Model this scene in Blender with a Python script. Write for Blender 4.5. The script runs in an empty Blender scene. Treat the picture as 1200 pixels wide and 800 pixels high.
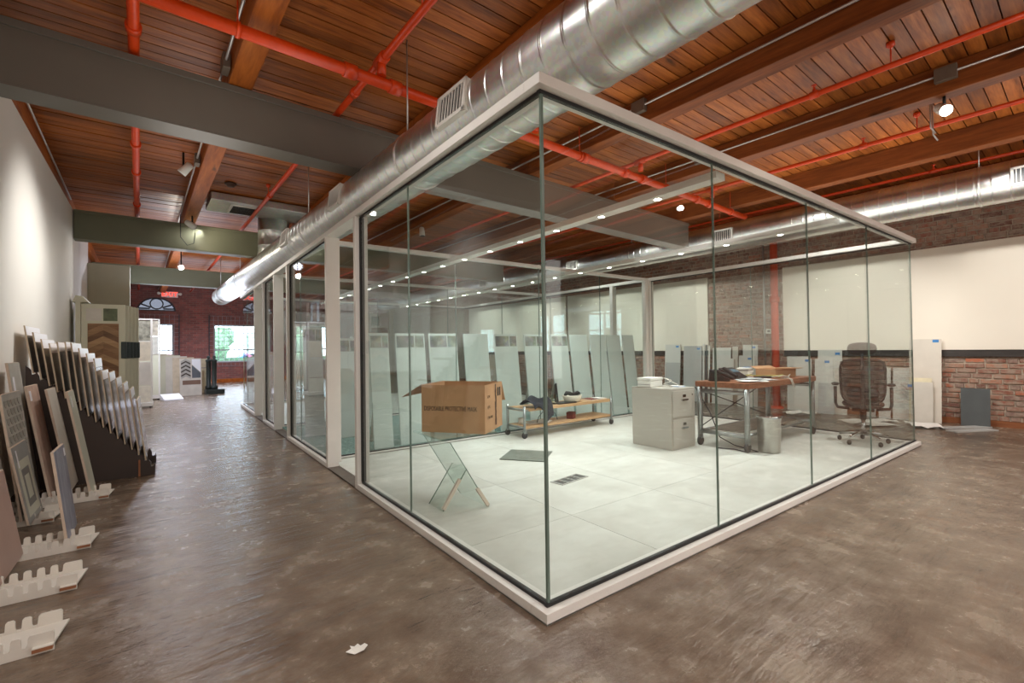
import bpy, math, random
from mathutils import Vector, Matrix
random.seed(7)
sc = bpy.context.scene
COL = sc.collection
TH = math.radians(2.0)                      # the building shell is turned 2 degrees to the glass office
CAMX, CAMY = -1.312, -1.543
def bp(u, v, z=0.0):
    """a point given along / across the building (u right, v deep, from the camera's foot) in world metres"""
    c, s = math.cos(TH), math.sin(TH)
    return Vector((CAMX + c*u - s*v, CAMY + s*u + c*v, z))
# ------------------------------------------------------------------ camera
cd = bpy.data.cameras.new('camera'); cam = bpy.data.objects.new('camera', cd); COL.objects.link(cam)
cd.sensor_width = 36.0; cd.lens = 36.0*547.0/1200.0; cd.clip_end = 200; cd.clip_start = 0.02
Rw = [[0.803226, -0.003158, 0.595666], [-0.595516, 0.018793, 0.803123], [-0.013731, -0.999818, 0.013215]]
M = Matrix(((Rw[0][0], -Rw[0][1], -Rw[0][2], CAMX), (Rw[1][0], -Rw[1][1], -Rw[1][2], CAMY), (Rw[2][0], -Rw[2][1], -Rw[2][2], 1.2), (0, 0, 0, 1)))
cam.matrix_world = M
sc.camera = cam
# ------------------------------------------------------------------ sky, view
w = bpy.data.worlds.new('sky'); sc.world = w; w.use_nodes = True
bg = w.node_tree.nodes['Background']; bg.inputs[0].default_value = (0.80, 0.90, 1.0, 1); bg.inputs[1].default_value = 9.0
vs = sc.view_settings
vs.view_transform = 'Standard'; vs.look = 'None'; vs.gamma = 1; vs.use_curve_mapping = False
vs.exposure = 0.22
sc.cycles.max_bounces = 14; sc.cycles.transparent_max_bounces = 32; sc.cycles.glossy_bounces = 5; sc.cycles.diffuse_bounces = 5
sc.cycles.use_denoising = True; sc.cycles.sample_clamp_indirect = 6
# ------------------------------------------------------------------ lights
def spot_lamp(p, aim, power, deg=60, blend=0.6, col=(1, .93, .82), r=0.04):
    l = bpy.data.lights.new('spot_light', 'SPOT'); l.energy = power; l.spot_size = math.radians(deg); l.spot_blend = blend; l.color = col; l.shadow_soft_size = r
    o = bpy.data.objects.new('spot_light', l); COL.objects.link(o); o.location = p
    o.rotation_euler = (Vector(aim) - Vector(p)).to_track_quat('-Z', 'Y').to_euler(); return o
def area_fill(p, aim, power, sx, sy, col=(1, .96, .9)):
    l = bpy.data.lights.new('fill_light', 'AREA'); l.shape = 'RECTANGLE'; l.size = sx; l.size_y = sy; l.energy = power; l.color = col
    o = bpy.data.objects.new('fill_light', l); COL.objects.link(o); o.location = p
    o.rotation_euler = (Vector(aim) - Vector(p)).to_track_quat('-Z', 'Y').to_euler(); return o
# wall washers on the left wall, spots on the right wall panels, soft lamps standing for the many ceiling spots, added unseen upward fill for the planks
for (v, p, d) in ((-.6, 26, 85), (2.8, 34, 85), (6.2, 190, 74), (9.6, 90, 80)): spot_lamp(bp(.85, v, 3.3), bp(-.95, v + .2, 1.75), p, d, 1.0, (1, .98, .95), .12)
for v in (-2.0, .5, 2.6, 5.6, 7.6, 10.4, 12.8): spot_lamp(bp(6.75, v, 3.25), bp(9.4, v, 1.55), 190, 62, .9, (1, .975, .93))
for (u, v, p) in ((.3, -1.6, 130), (.35, 2.2, 80), (.4, 7, 70), (3.5, -1.6, 200), (6.3, -1.2, 200), (6.6, 1.8, 180), (6.6, 6, 80)): spot_lamp(bp(u, v, 3.3), bp(u, v, 0), p, 155, .9, (1, .98, .95), .04)
for (u, v, p) in ((.5, 12.5, 380), (1.6, 18.0, 430), (4, 17, 350)): spot_lamp(bp(u, v, 3.3), bp(u, v, 0), p, 165, .9, (.78, .84, 1), .10)  # cool lamps added at the far end for a bluish sheen
for (u, v, p, sx, sy) in ((.2, -3.0, 40, 1.6, 2.0), (5.0, -2.6, 95, 5.0, 2.0), (.45, 5.0, 12, .6, 5.0), (4.2, 4, 22, 4, 4), (7.2, 2.5, 24, 1.0, 5)):
    area_fill(bp(u, v, 2.5), bp(u, v, 9), p, sx, sy, (1, .98, .95))
area_fill(bp(3.4, -5.9, 1.9), bp(3.4, 4, 1.9), 130, 9, 3, (1, .97, .93))  # broad fill added behind the camera to brighten upright faces
for v in (12.4, 17.5): area_fill(bp(1.6, v, 2.4), bp(1.6, v, 9), 70, 3, 3, (.82, .86, 1))  # cool upward fill added to lift the far ceiling

# ------------------------------------------------------------------ materials
def lin(c):
    f = lambda x: x/12.92 if x <= .04045 else ((x + .055)/1.055)**2.4
    if max(c) > 1.0: c = [x/255.0 for x in c]
    return tuple(f(x) for x in c) + (1.0,)
class NT:
    def __init__(s, name):
        s.m = bpy.data.materials.new(name); s.m.use_nodes = True; s.t = s.m.node_tree; s.n = s.t.nodes; s.l = s.t.links
        s.bsdf = s.n['Principled BSDF']; s.out = s.n['Material Output']
    def add(s, typ, **kw):
        nd = s.n.new(typ)
        for k, v in kw.items():
            if k.startswith('i_'):
                key = k[2:]; key = int(key) if key.isdigit() else key.replace('_', ' ')
                if isinstance(v, bpy.types.NodeSocket): s.l.new(v, nd.inputs[key])
                else: nd.inputs[key].default_value = v
            else: setattr(nd, k, v)
        return nd
    def coord(s, scale=(1, 1, 1), rnd=True):
        tc = s.add('ShaderNodeTexCoord'); mp = s.add('ShaderNodeMapping', i_Vector=tc.outputs['Object'], i_Scale=scale)
        if not rnd: return mp.outputs[0]
        return s.add('ShaderNodeVectorMath', operation='ADD', i_0=mp.outputs[0], i_1=s.add('ShaderNodeVectorMath', operation='SCALE', i_0=(37.1, 17.3, 53.7), i_Scale=s.rand()).outputs[0]).outputs[0]
    def rand(s):
        if not hasattr(s, '_r'):
            a = s.add('ShaderNodeObjectInfo').outputs['Random']; g = s.add('ShaderNodeNewGeometry').outputs['Random Per Island']
            s._r = s.add('ShaderNodeMath', operation='FRACT', i_0=s.add('ShaderNodeMath', operation='ADD', i_0=a, i_1=g).outputs[0]).outputs[0]
        return s._r
    def noise(s, vec, scale, detail=4, rough=.55):
        return s.add('ShaderNodeTexNoise', i_Vector=vec, i_Scale=scale, i_Detail=detail, i_Roughness=rough).outputs[0]
    def ramp(s, fac, stops):
        r = s.add('ShaderNodeValToRGB', i_Fac=fac); e = r.color_ramp.elements
        while len(e) < len(stops): e.new(.5)
        for k, (p, c) in enumerate(stops): e[k].position = p; e[k].color = lin(c)
        return r.outputs[0]
    def mix(s, fac, a, b, mode='MIX'):
        n = s.add('ShaderNodeMix', data_type='RGBA', blend_type=mode)
        for k, v in ((0, fac), (6, a), (7, b)):
            if isinstance(v, bpy.types.NodeSocket): s.l.new(v, n.inputs[k])
            else: n.inputs[k].default_value = v
        return n.outputs[2]
    def maprange(s, v, a, b, c, d):
        return s.add('ShaderNodeMapRange', i_0=v, i_1=a, i_2=b, i_3=c, i_4=d).outputs[0]
    def bump(s, h, strength, dist=.01):
        s.l.new(s.add('ShaderNodeBump', i_Height=h, i_Strength=strength, i_Distance=dist).outputs[0], s.bsdf.inputs['Normal'])
    def set(s, **kw):
        for k, v in kw.items():
            k = k.replace('_', ' ')
            if isinstance(v, bpy.types.NodeSocket): s.l.new(v, s.bsdf.inputs[k])
            else: s.bsdf.inputs[k].default_value = v
        return s.m
def plain(name, c, rough=.5, metal=0., var=.06, scale=9., bump=0., bscale=60., randv=0.0, spec=.5):
    """one colour with a slight cloudy variation, optional fine relief, optional per-object variation"""
    t = NT(name); co = t.coord()
    n = t.noise(co, scale)
    L = lin(c); d = tuple(x*(1 - 2*var) for x in L[:3]) + (1,); b = tuple(min(1, x*(1 + 2*var)) for x in L[:3]) + (1,)
    colr = t.mix(t.maprange(n, .3, .7, 0, 1), d, b)
    if randv:
        colr = t.mix(1.0, colr, t.add('ShaderNodeCombineColor', i_0=t.maprange(t.rand(), 0, 1, 1 - randv, 1), i_1=t.maprange(t.rand(), 0, 1, 1 - randv, 1), i_2=t.maprange(t.rand(), 0, 1, 1 - randv, 1)).outputs[0], 'MULTIPLY')
    t.set(Base_Color=colr, Roughness=rough, Metallic=metal, Specular_IOR_Level=spec)
    if bump: t.bump(t.noise(co, bscale, 3), bump)
    return t.m
def wood(name, dark, mid, light, axis='x', rough=.55, grain=1.0, knots=True, rv=.35, spec=.4):
    t = NT(name)
    s = {'x': (.8, 9, 9), 'y': (9, .8, 9), 'z': (9, 9, .8)}[axis]
    co = t.coord(s); n1 = t.noise(co, 1.6*grain, 6, .62); n2 = t.noise(co, 7*grain, 3)
    base = t.ramp(n1, [(.28, dark), (.5, mid), (.74, light)])
    base = t.mix(.25, base, t.ramp(n2, [(.35, dark), (.65, light)]))
    if knots:
        s2 = {'x': (1.2, 4, 4), 'y': (4, 1.2, 4), 'z': (4, 4, 1.2)}[axis]
        k = t.noise(t.coord(s2), 1.9, 2); base = t.mix(t.maprange(k, .68, .76, 0, .7), base, lin(tuple(x*.35 for x in dark)))
    r = t.rand(); v = t.maprange(r, 0, 1, 1 - rv, 1 + rv*.35)
    base = t.mix(1.0, base, t.add('ShaderNodeCombineColor', i_0=v, i_1=v, i_2=v).outputs[0], 'MULTIPLY')
    t.set(Base_Color=base, Roughness=rough, Specular_IOR_Level=spec); t.bump(n2, .15, .004)
    return t.m
def emit(name, c, strength):
    t = NT(name); t.set(Base_Color=lin(c), Emission_Color=lin(c), Emission_Strength=strength); return t.m
def glass(name, tint, rough=0.0, ior=1.5):
    t = NT(name); tr = t.add('ShaderNodeBsdfTransparent', i_Color=lin(tint)); gl = t.add('ShaderNodeBsdfGlossy', i_Roughness=rough)
    mx = t.add('ShaderNodeMixShader', i_0=t.add('ShaderNodeFresnel', i_IOR=t.maprange(t.add('ShaderNodeNewGeometry').outputs['Backfacing'], 0, 1, ior, 1/ior)).outputs[0], i_1=tr.outputs[0], i_2=gl.outputs[0])
    t.l.new(mx.outputs[0], t.out.inputs[0]); return t.m
def printed(name, paper, ink, cells=6.0, cover=.5):
    """paper with small printed blocks"""
    t = NT(name); co = t.coord((1, 1, 1))
    v = t.add('ShaderNodeTexVoronoi', i_Vector=co, i_Scale=cells, distance='CHEBYCHEV')
    c = t.mix(t.maprange(v.outputs['Distance'], cover*.8, cover*.8 + .02, .85, 0), lin(paper), lin(ink)); t.set(Base_Color=c, Roughness=.6); return t.m
# ------------------------------------------------------------------ mesh builder
def sub(a, b): return Vector(a) - Vector(b)
class MB:
    def __init__(s): s.v = []; s.f = []; s.sm = []
    def quad(s, *p, smooth=False):
        i = len(s.v); s.v += [tuple(q) for q in p]; s.f.append(tuple(range(i, i + len(p)))); s.sm.append(smooth); return s
    def hexa(s, p):
        """eight corners: bottom four counter-clockwise, then top four"""
        i = len(s.v); s.v += [tuple(q) for q in p]
        for f in ((3, 2, 1, 0), (4, 5, 6, 7), (0, 1, 5, 4), (1, 2, 6, 5), (2, 3, 7, 6), (3, 0, 4, 7)):
            s.f.append(tuple(i + k for k in f)); s.sm.append(False)
        return s
    def box(s, x0, x1, y0, y1, z0, z1):
        return s.hexa([(x0, y0, z0), (x1, y0, z0), (x1, y1, z0), (x0, y1, z0), (x0, y0, z1), (x1, y0, z1), (x1, y1, z1), (x0, y1, z1)])
    def obox(s, c, sx, sy, sz, R=None):
        c = Vector(c); R = R or Matrix.Identity(3)
        pts = [c + R @ Vector((a*sx/2, b*sy/2, d*sz/2)) for d in (-1, 1) for a, b in ((-1, -1), (1, -1), (1, 1), (-1, 1))]
        return s.hexa(pts)
    def bar(s, a, b, w, h, up=(0, 0, 1)):
        """a square bar from a to b"""
        a = Vector(a); b = Vector(b); d = (b - a).normalized(); u = Vector(up)
        x = d.cross(u); x = x.normalized() if x.length > 1e-4 else Vector((1, 0, 0)); y = x.cross(d)
        q = [(-1, -1), (1, -1), (1, 1), (-1, 1)]
        return s.hexa([a + x*(p*w/2) + y*(r*h/2) for p, r in q] + [b + x*(p*w/2) + y*(r*h/2) for p, r in q])
    def tube(s, pts, r, n=12, caps=True, smooth=True):
        pts = [Vector(p) for p in pts]; rs = r if isinstance(r, (list, tuple)) else [r]*len(pts)
        i0 = len(s.v); prev = None
        for k, p in enumerate(pts):
            d = (pts[min(k + 1, len(pts) - 1)] - pts[max(k - 1, 0)]).normalized()
            if prev is None:
                a = Vector((0, 0, 1)) if abs(d.z) < .9 else Vector((1, 0, 0)); x = d.cross(a).normalized()
            else: x = (prev - d*prev.dot(d)).normalized()
            prev = x; y = d.cross(x)
            for j in range(n):
                t = 2*math.pi*j/n; s.v.append(tuple(p + (x*math.cos(t) + y*math.sin(t))*rs[k]))
        for k in range(len(pts) - 1):
            for j in range(n):
                a = i0 + k*n + j; b = i0 + k*n + (j + 1) % n
                s.f.append((a, b, b + n, a + n)); s.sm.append(smooth)
        if caps:
            s.f.append(tuple(i0 + j for j in reversed(range(n)))); s.sm.append(False)
            s.f.append(tuple(i0 + (len(pts) - 1)*n + j for j in range(n))); s.sm.append(False)
        return s
    def lathe(s, prof, o=(0, 0, 0), n=24, axis='z', smooth=True):
        i0 = len(s.v); o = Vector(o)
        for r, z in prof:
            for j in range(n):
                t = 2*math.pi*j/n; p = Vector((r*math.cos(t), r*math.sin(t), z))
                if axis == 'x': p = Vector((p.z, p.x, p.y))
                if axis == 'y': p = Vector((p.y, p.z, p.x))
                s.v.append(tuple(o + p))
        for k in range(len(prof) - 1):
            for j in range(n):
                a = i0 + k*n + j; b = i0 + k*n + (j + 1) % n
                s.f.append((a, b, b + n, a + n)); s.sm.append(smooth)
        if prof[0][0] > 1e-5: s.f.append(tuple(i0 + j for j in reversed(range(n)))); s.sm.append(False)
        if prof[-1][0] > 1e-5: s.f.append(tuple(i0 + (len(prof) - 1)*n + j for j in range(n))); s.sm.append(False)
        return s
    def prism(s, poly, ext):
        """a polygon (3D points) pushed along ext"""
        n = len(poly); i = len(s.v); e = Vector(ext)
        s.v += [tuple(p) for p in poly] + [tuple(Vector(p) + e) for p in poly]
        s.f.append(tuple(range(i + n - 1, i - 1, -1))); s.f.append(tuple(range(i + n, i + 2*n))); s.sm += [False, False]
        for k in range(n): s.f.append((i + k, i + (k + 1) % n, i + n + (k + 1) % n, i + n + k)); s.sm.append(False)
        return s
    def mesh(s, name, mat):
        m = bpy.data.meshes.new(name); m.from_pydata(s.v, [], s.f); m.polygons.foreach_set('use_smooth', s.sm)
        if mat: m.materials.append(mat)
        m.update()
        return m
    def build(s, name, mat, parent=None, bevel=0., recalc=True):
        m = s.mesh(name, mat)
        if recalc:
            import bmesh
            b = bmesh.new(); b.from_mesh(m); bmesh.ops.recalc_face_normals(b, faces=b.faces); b.to_mesh(m); b.free()
        return link(name, m, parent, bevel)
def link(name, mesh, parent=None, bevel=0.):
    o = bpy.data.objects.new(name, mesh); COL.objects.link(o)
    if parent is not None: o.parent = parent
    if bevel:
        md = o.modifiers.new('bevel', 'BEVEL'); md.width = bevel; md.segments = 2; md.limit_method = 'ANGLE'; md.angle_limit = math.radians(40)
    return o
def tag(o, label=None, cat=None, group=None, kind=None):
    if label: o['label'] = label
    if cat: o['category'] = cat
    if group: o['group'] = group
    if kind: o['kind'] = kind
    return o
def thing(name, label, cat, loc=(0, 0, 0), rz=0., group=None):
    o = bpy.data.objects.new(name, None); COL.objects.link(o); o.location = loc; o.rotation_euler = (0, 0, rz); o.empty_display_size = .1
    return tag(o, label, cat, group)
def struct(o): o['kind'] = 'structure'; return o
def inb(o, u=0, v=0, z=0):
    """stand an object in the building's frame"""
    o.location = bp(u, v, z); o.rotation_euler = (0, 0, TH); return o
def copy_tree(o, parent=None):
    c = o.copy(); COL.objects.link(c); c.parent = parent
    for ch in list(o.children): copy_tree(ch, c)
    return c
def smooth_all(o):
    o.data.polygons.foreach_set('use_smooth', [True]*len(o.data.polygons)); return o
def subsurf(o, n=2):
    md = o.modifiers.new('sub', 'SUBSURF'); md.levels = n; md.render_levels = n; return o

# ================================================================== materials of the shell
def m_floor():
    t = NT('worn_concrete'); co = t.coord((1, 1, 1), False)
    n1 = t.noise(co, .9, 6, .62); n2 = t.noise(co, 4.5, 6, .65); n3 = t.noise(t.coord((9, 26, 1), False), 3.0, 4, .7)
    wv = t.noise(t.coord((.75, 4.6, 1), False), 1.7, 3, .55); fv = t.noise(t.coord((5, 16, 1), False), 3.0, 4, .65)
    base = t.ramp(n1, [(.3, (92, 73, 59)), (.46, (118, 100, 84)), (.6, (134, 118, 101)), (.8, (158, 144, 126))])
    base = t.mix(.55, base, t.ramp(n2, [(.3, (76, 60, 49)), (.5, (116, 99, 83)), (.7, (164, 148, 129))]))
    base = t.mix(t.maprange(n3, .6, .8, 0, .45), base, lin((178, 160, 140)))
    base = t.mix(t.maprange(t.noise(co, 2.1, 5, .7), .58, .74, 0, .4), base, lin((142, 106, 78)))
    t.set(Base_Color=base, Roughness=t.maprange(n2, .3, .7, .11, .33), Specular_IOR_Level=.5)
    h = t.add('ShaderNodeMath', operation='ADD', i_0=t.add('ShaderNodeMath', operation='MULTIPLY', i_0=wv, i_1=1.3).outputs[0], i_1=t.add('ShaderNodeMath', operation='MULTIPLY', i_0=fv, i_1=.34).outputs[0]).outputs[0]
    t.bump(h, .55, .03); return t.m
def m_brickwall(name, a, b, c, mortar, s=1.0, axis='yz'):
    t = NT(name); tc = t.add('ShaderNodeTexCoord').outputs['Object']
    sp = t.add('ShaderNodeSeparateXYZ', i_0=tc); cb = t.add('ShaderNodeCombineXYZ', i_0=sp.outputs['Y' if axis == 'yz' else 'X'], i_1=sp.outputs['Z'])
    br = t.add('ShaderNodeTexBrick', i_Vector=cb.outputs[0], i_Color1=lin(a), i_Color2=lin(b), i_Mortar=lin(mortar), i_Scale=1.0, i_Mortar_Size=.008, i_Brick_Width=.21, i_Row_Height=.075)
    col = t.mix(t.maprange(t.noise(tc, 5, 4), .45, .7, 0, .7), br.outputs[0], lin(c))
    t.set(Base_Color=col, Roughness=.9); t.bump(br.outputs['Fac'], -.6, .01); return t.m
def m_brick():
    t = NT('old_brick'); co = t.coord((1, 1, 1)); n = t.noise(co, 14, 4, .7)
    r = t.rand()
    base = t.ramp(r, [(0, (104, 66, 54)), (.22, (146, 90, 68)), (.42, (128, 92, 78)), (.6, (166, 112, 86)), (.75, (150, 120, 104)), (.9, (112, 84, 76)), (1, (178, 104, 74))])
    base = t.mix(t.maprange(n, .40, .62, 0, .9), base, lin((160, 142, 126)))
    t.set(Base_Color=base, Roughness=.9); t.bump(n, .6, .006); return t.m
M_FLOOR = m_floor()
M_BRICK = m_brick()
M_MORTAR = plain('lime_mortar', (172, 156, 138), .95, var=.14, scale=20, bump=.5, bscale=80)
M_BRICKTEX = m_brickwall('brick_texture_right', (140, 88, 68), (112, 76, 64), (150, 124, 108), (150, 134, 118))
M_BRICKDARK = m_brickwall('brick_texture_end', (150, 84, 74), (116, 66, 62), (110, 76, 72), (130, 104, 96), axis='xz')
M_WHITEWALL = plain('white_paint', (226, 222, 214), .6, var=.01, scale=2)
M_OLIVE = plain('olive_paint', (172, 168, 146), .6, var=.03, scale=2)
M_STEELGREY = plain('grey_painted_steel', (100, 94, 84), .5, var=.02, scale=3)
M_STEELOLIVE = plain('olive_painted_steel', (112, 114, 92), .5, var=.02, scale=3)
M_PLANK = wood('ceiling_plank_wood', (94, 42, 14), (158, 86, 34), (192, 116, 54), 'x', .42, 1.0, True, .38, .25)
M_BEAM = wood('timber_beam_wood', (100, 46, 10), (158, 82, 24), (188, 106, 40), 'y', .5, .8, True, .12, .25)
M_BEAMSHADE = wood('shaded_timber_beam_wood', (84, 40, 14), (126, 66, 26), (156, 88, 40), 'y', .55, .8, True, .12, .25)  # beam wood again, with the right side's shade put into its colour
M_DARKGAP = plain('dark_gap', (38, 22, 14), .9)
M_RED = plain('red_pipe_paint', (206, 62, 8), .38, var=.05, scale=14, spec=.5)
M_GALV = None
def m_galv():
    t = NT('galvanised_steel'); co = t.coord((1, 1, 1)); n = t.noise(co, 3.5, 5, .6)
    v = t.add('ShaderNodeTexVoronoi', i_Vector=co, i_Scale=55.0).outputs['Color']
    base = t.mix(.10, t.ramp(n, [(.3, (206, 208, 206)), (.7, (234, 234, 228))]), v)
    t.set(Base_Color=base, Metallic=1.0, Roughness=t.maprange(n, .3, .7, .30, .40)); t.bump(t.noise(co, 2.0, 3), .03, .02); return t.m
M_GALV = m_galv()
M_CONDUIT = plain('grey_conduit', (196, 194, 190), .35, .8, var=.03)
M_BLACK = plain('black_plastic', (24, 24, 25), .45, var=.05)
M_WHITEPL = plain('white_plastic', (228, 226, 218), .4, var=.02)
M_LAMP = emit('lamp_lens', (255, 246, 228), 30.0)
# ================================================================== floor, walls
FL = struct(inb(MB().box(-4.0, 9.6, -6.2, 21.6, -.3, 0).build('floor', M_FLOOR)))
ZB, ZC = 3.38, 3.63
def wall_piece(name, mat, *boxes):
    m = MB()
    for b in boxes: m.box(*b)
    return struct(inb(m.build(name, mat)))
wl = MB().box(-1.25, -.95, -6.0, 11.6, 0, 3.37).build('wall_left', M_WHITEWALL); struct(wl)
wl.location = (CAMX, CAMY, 0); wl.rotation_euler = (0, 0, math.radians(1.0))
o = MB().box(-.62, .0, .0, .42, 0, 2.86).build('wall_left_pier', M_OLIVE); struct(o); o.location = (-1.86, 9.95, 0); o.rotation_euler = (0, 0, TH)
o = MB().box(-.035, .06, -.03, -.002, 0, 2.86).build('trim_1', M_OLIVE); struct(o); o.location = (-2.41, 9.95, 0); o.rotation_euler = (0, 0, TH)
WLW = ((13.0, 15.2), (16.6, 18.8))                    # two tall unseen windows beyond the pier, added for the floor sheen
wall_piece('wall_left_far', M_BRICKTEX, (-1.2, -.9, 12.0, 13.0, 0, 3.37), (-1.2, -.9, 15.2, 16.6, 0, 3.37), (-1.2, -.9, 18.8, 21.3, 0, 3.37), (-1.2, -.9, 13.0, 15.2, 0, .9), (-1.2, -.9, 16.6, 18.8, 0, .9), (-1.2, -.9, 13.0, 15.2, 3.0, 3.37), (-1.2, -.9, 16.6, 18.8, 3.0, 3.37))
wall_piece('wall_front', M_WHITEWALL, (-4, 9.6, -6.3, -6.0, 0, ZC))
VE = 21.3
W1 = (0.0, .98, .78, 2.25); W2 = (2.24, 3.95, .78, 2.25); W3 = (5.2, 6.9, .78, 2.25)
AU, AR, AZ = .48, .57, 2.72
m = MB()
xs = [-3.0, W1[0], W1[1], W2[0], W2[1], W3[0], W3[1], 9.6]
for k in range(0, 7, 2): m.box(xs[k], xs[k+1], VE, VE + .3, 0, 2.25)
for w_ in (W1, W2, W3): m.box(w_[0], w_[1], VE, VE + .3, 0, w_[2])
m.box(-3.0, 9.6, VE, VE + .3, 2.25, AZ); m.box(-3.0, AU - AR, VE, VE + .3, AZ, 3.7); m.box(AU + AR, 9.6, VE, VE + .3, AZ, 3.7)
N = 18
for k in range(N):
    a0 = math.pi*k/N; a1 = math.pi*(k + 1)/N
    x0, z0, x1, z1 = AU + AR*math.cos(a0), AZ + AR*.86*math.sin(a0), AU + AR*math.cos(a1), AZ + AR*.86*math.sin(a1)
    m.prism([(x0, VE, z0), (x0, VE, 3.7), (x1, VE, 3.7), (x1, VE, z1)], (0, .3, 0))
struct(inb(m.build('wall_back', M_BRICKDARK)))
struct(inb(MB().box(-1.0, 9.4, VE - .03, VE, 0, .14).build('baseboard_back', M_BEAM)))
# ---- right wall: mortar backing, then courses of real bricks
UR = 9.40
WR = struct(inb(MB().box(UR, UR + .3, -6.0, 21.3, 0, 3.7).build('wall_right', M_MORTAR)))
MORT2 = MB().box(UR - .012, UR - .0005, -6.0, -.5, 0, 3.6).build('brick_field', M_BRICKTEX, WR); tag(MORT2, kind='stuff')
rb = random.Random(3)
bm_ = []
for L in (.20, .215, .10):
    q = MB(); h = .0605
    # a slightly rounded brick: 12-sided front edge chamfer
    x0, x1, y0, y1 = -.022, .0, -L/2, L/2; c = .006
    q.hexa([(x0 + .0, y0 + c, -h/2 + c), (x1, y0, -h/2), (x1, y1, -h/2), (x0, y1 - c, -h/2 + c), (x0, y0 + c, h/2 - c), (x1, y0, h/2), (x1, y1, h/2), (x0, y1 - c, h/2 - c)])
    bm_.append((L, q.mesh('brick', M_BRICK), q))
slots = []
z = .115
row = 0
while z < 3.5:
    v = -.5 + rb.uniform(0, .2)
    while v < 12.5:
        L, me, q = bm_[rb.choice((0, 1, 0, 1, 1, 2))] if row % 6 else bm_[2]
        vc = v + L/2; v += L + .012
        covered = (1.08 < z < 2.60) and (vc < 3.62 or 5.1 < vc)
        if not covered: slots.append((vc, z, L, me))
    z += .0735; row += 1
slots.sort(key=lambda s: (s[0] - 1.2)**2 + (2.6*(s[1] - 0.6))**2 if s[0] > .45 else 1e6)
rest = MB()
for k, (vc, z, L, me) in enumerate(slots):
    dx = rb.uniform(0, .012); tilt = rb.uniform(-.02, .02)
    if k < 290:
        b = link('brick', me, WR); b.location = (UR + dx - .002, vc, z + rb.uniform(-.004, .004)); b.rotation_euler = (tilt, 0, 0)
    else:
        x0 = UR - .022 + dx; rest.hexa([(x0, vc - L/2 + .006, z - .025), (UR, vc - L/2, z - .031), (UR, vc + L/2, z - .031), (x0, vc + L/2 - .006, z - .025), (x0, vc - L/2 + .006, z + .025), (UR, vc - L/2, z + .031), (UR, vc + L/2, z + .031), (x0, vc + L/2 - .006, z + .025)])
tag(rest.build('brickwork', M_BRICK, WR, recalc=False), kind='stuff')
struct(inb(MB().box(UR - .035, UR - .012, -6, 21.2, 0, .085).build('baseboard_right', wood('skirting_wood', (120, 66, 36), (150, 92, 56), (176, 116, 74), 'y'))))
# ---- big white wall panels with a dark rail under them
M_PANEL = plain('cream_wall_panel', (238, 230, 214), .55, var=.008, scale=1.5)
M_DKRAIL = wood('dark_rail_wood', (34, 30, 28), (58, 52, 48), (78, 72, 68), 'y', .6)
for (a, b, lab) in ((-3.0, 3.63, 'huge white wall panel on the brick wall right of the red riser'), (5.1, 9.2, 'huge white wall panel on the brick wall behind the desk phones'), (9.28, 14.2, 'huge white wall panel on the brick wall deepest behind the glass rooms')):
    t = thing('wall_panel', lab, 'panel', bp(UR, a, 1.0), TH, 'white panels along the brick wall')
    MB().box(-.06, -.026, 0, b - a, .08, 1.615).build('board', M_PANEL, t, .003)
    MB().box(-.05, -.026, 0, b - a, -.02, .077).build('rail', M_DKRAIL, t, .003)
# ================================================================== ceiling: planks between timber beams
CE = struct(inb(MB().box(-4, 9.7, -6.3, 21.6, ZC + .035, ZC + .2).build('ceiling', M_DARKGAP)))
BU = [-1.0, .57, 2.26, 3.85, 5.52, 7.34, 9.12]; BW = .17
rest = MB(); rp = random.Random(5)
meshes = {}
edges = [-1.3] + [b + BW/2 for b in BU[1:]] + [9.45]
count = 0
v = -.56; PITCH = .12
rows = []
while v < 21.2: rows.append(v); v += PITCH
for i in range(len(edges) - 1):
    x0, x1 = edges[i], edges[i + 1]; L = x1 - x0 - .004
    q = MB().box(-L/2, L/2, -PITCH/2 + .0045, PITCH/2 - .0045, 0, .03)
    me = q.mesh('plank', M_PLANK)
    for k, v in enumerate(rows):
        dz = rp.uniform(0, .006); c = (x0 + x1)/2
        # the planks that show largest are objects of their own
        lo = {0: 36, 1: 22, 2: 18, 3: 6, 4: 3, 5: 1, 6: 1}.get(i, 0)
        if lo <= k < lo + 48:
            b = link('plank', me, CE); b.location = (c, v + PITCH/2, ZC + dz)
        else: rest.box(c - L/2, c + L/2, v + .0045, v + PITCH - .0045, ZC + dz, ZC + .03 + dz)
rest.box(-4, 9.6, -6.2, -.57, ZC, ZC + .03)
tag(rest.build('planking', M_PLANK, CE, recalc=False), kind='stuff')
blab = ['rough timber beam along the top of the white wall', 'timber ceiling beam above the corridor carrying a grey conduit', 'thick orange timber beam directly above the big left duct', 'timber beam right of the big duct with a conduit and junction box on it', 'timber beam with the lit spot lamp beneath it', 'timber beam running next to the second duct', 'timber ledger beam on top of the brick wall']
SEG = [-6.0, 4.44, 9.66, 14.9, 21.25]
for u, lab in zip(BU, blab):
    t = thing('timber_beam', lab, 'beam', bp(u + BW/2, 0, ZB), TH, 'timber ceiling beams')
    for a, b in zip(SEG[:-1], SEG[1:]):
        MB().box(-BW/2, BW/2, a + .004, b - .004, 0, ZC - ZB - .001).build('beam_length', M_BEAM if u < 3 else M_BEAMSHADE, t, .006)
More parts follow.
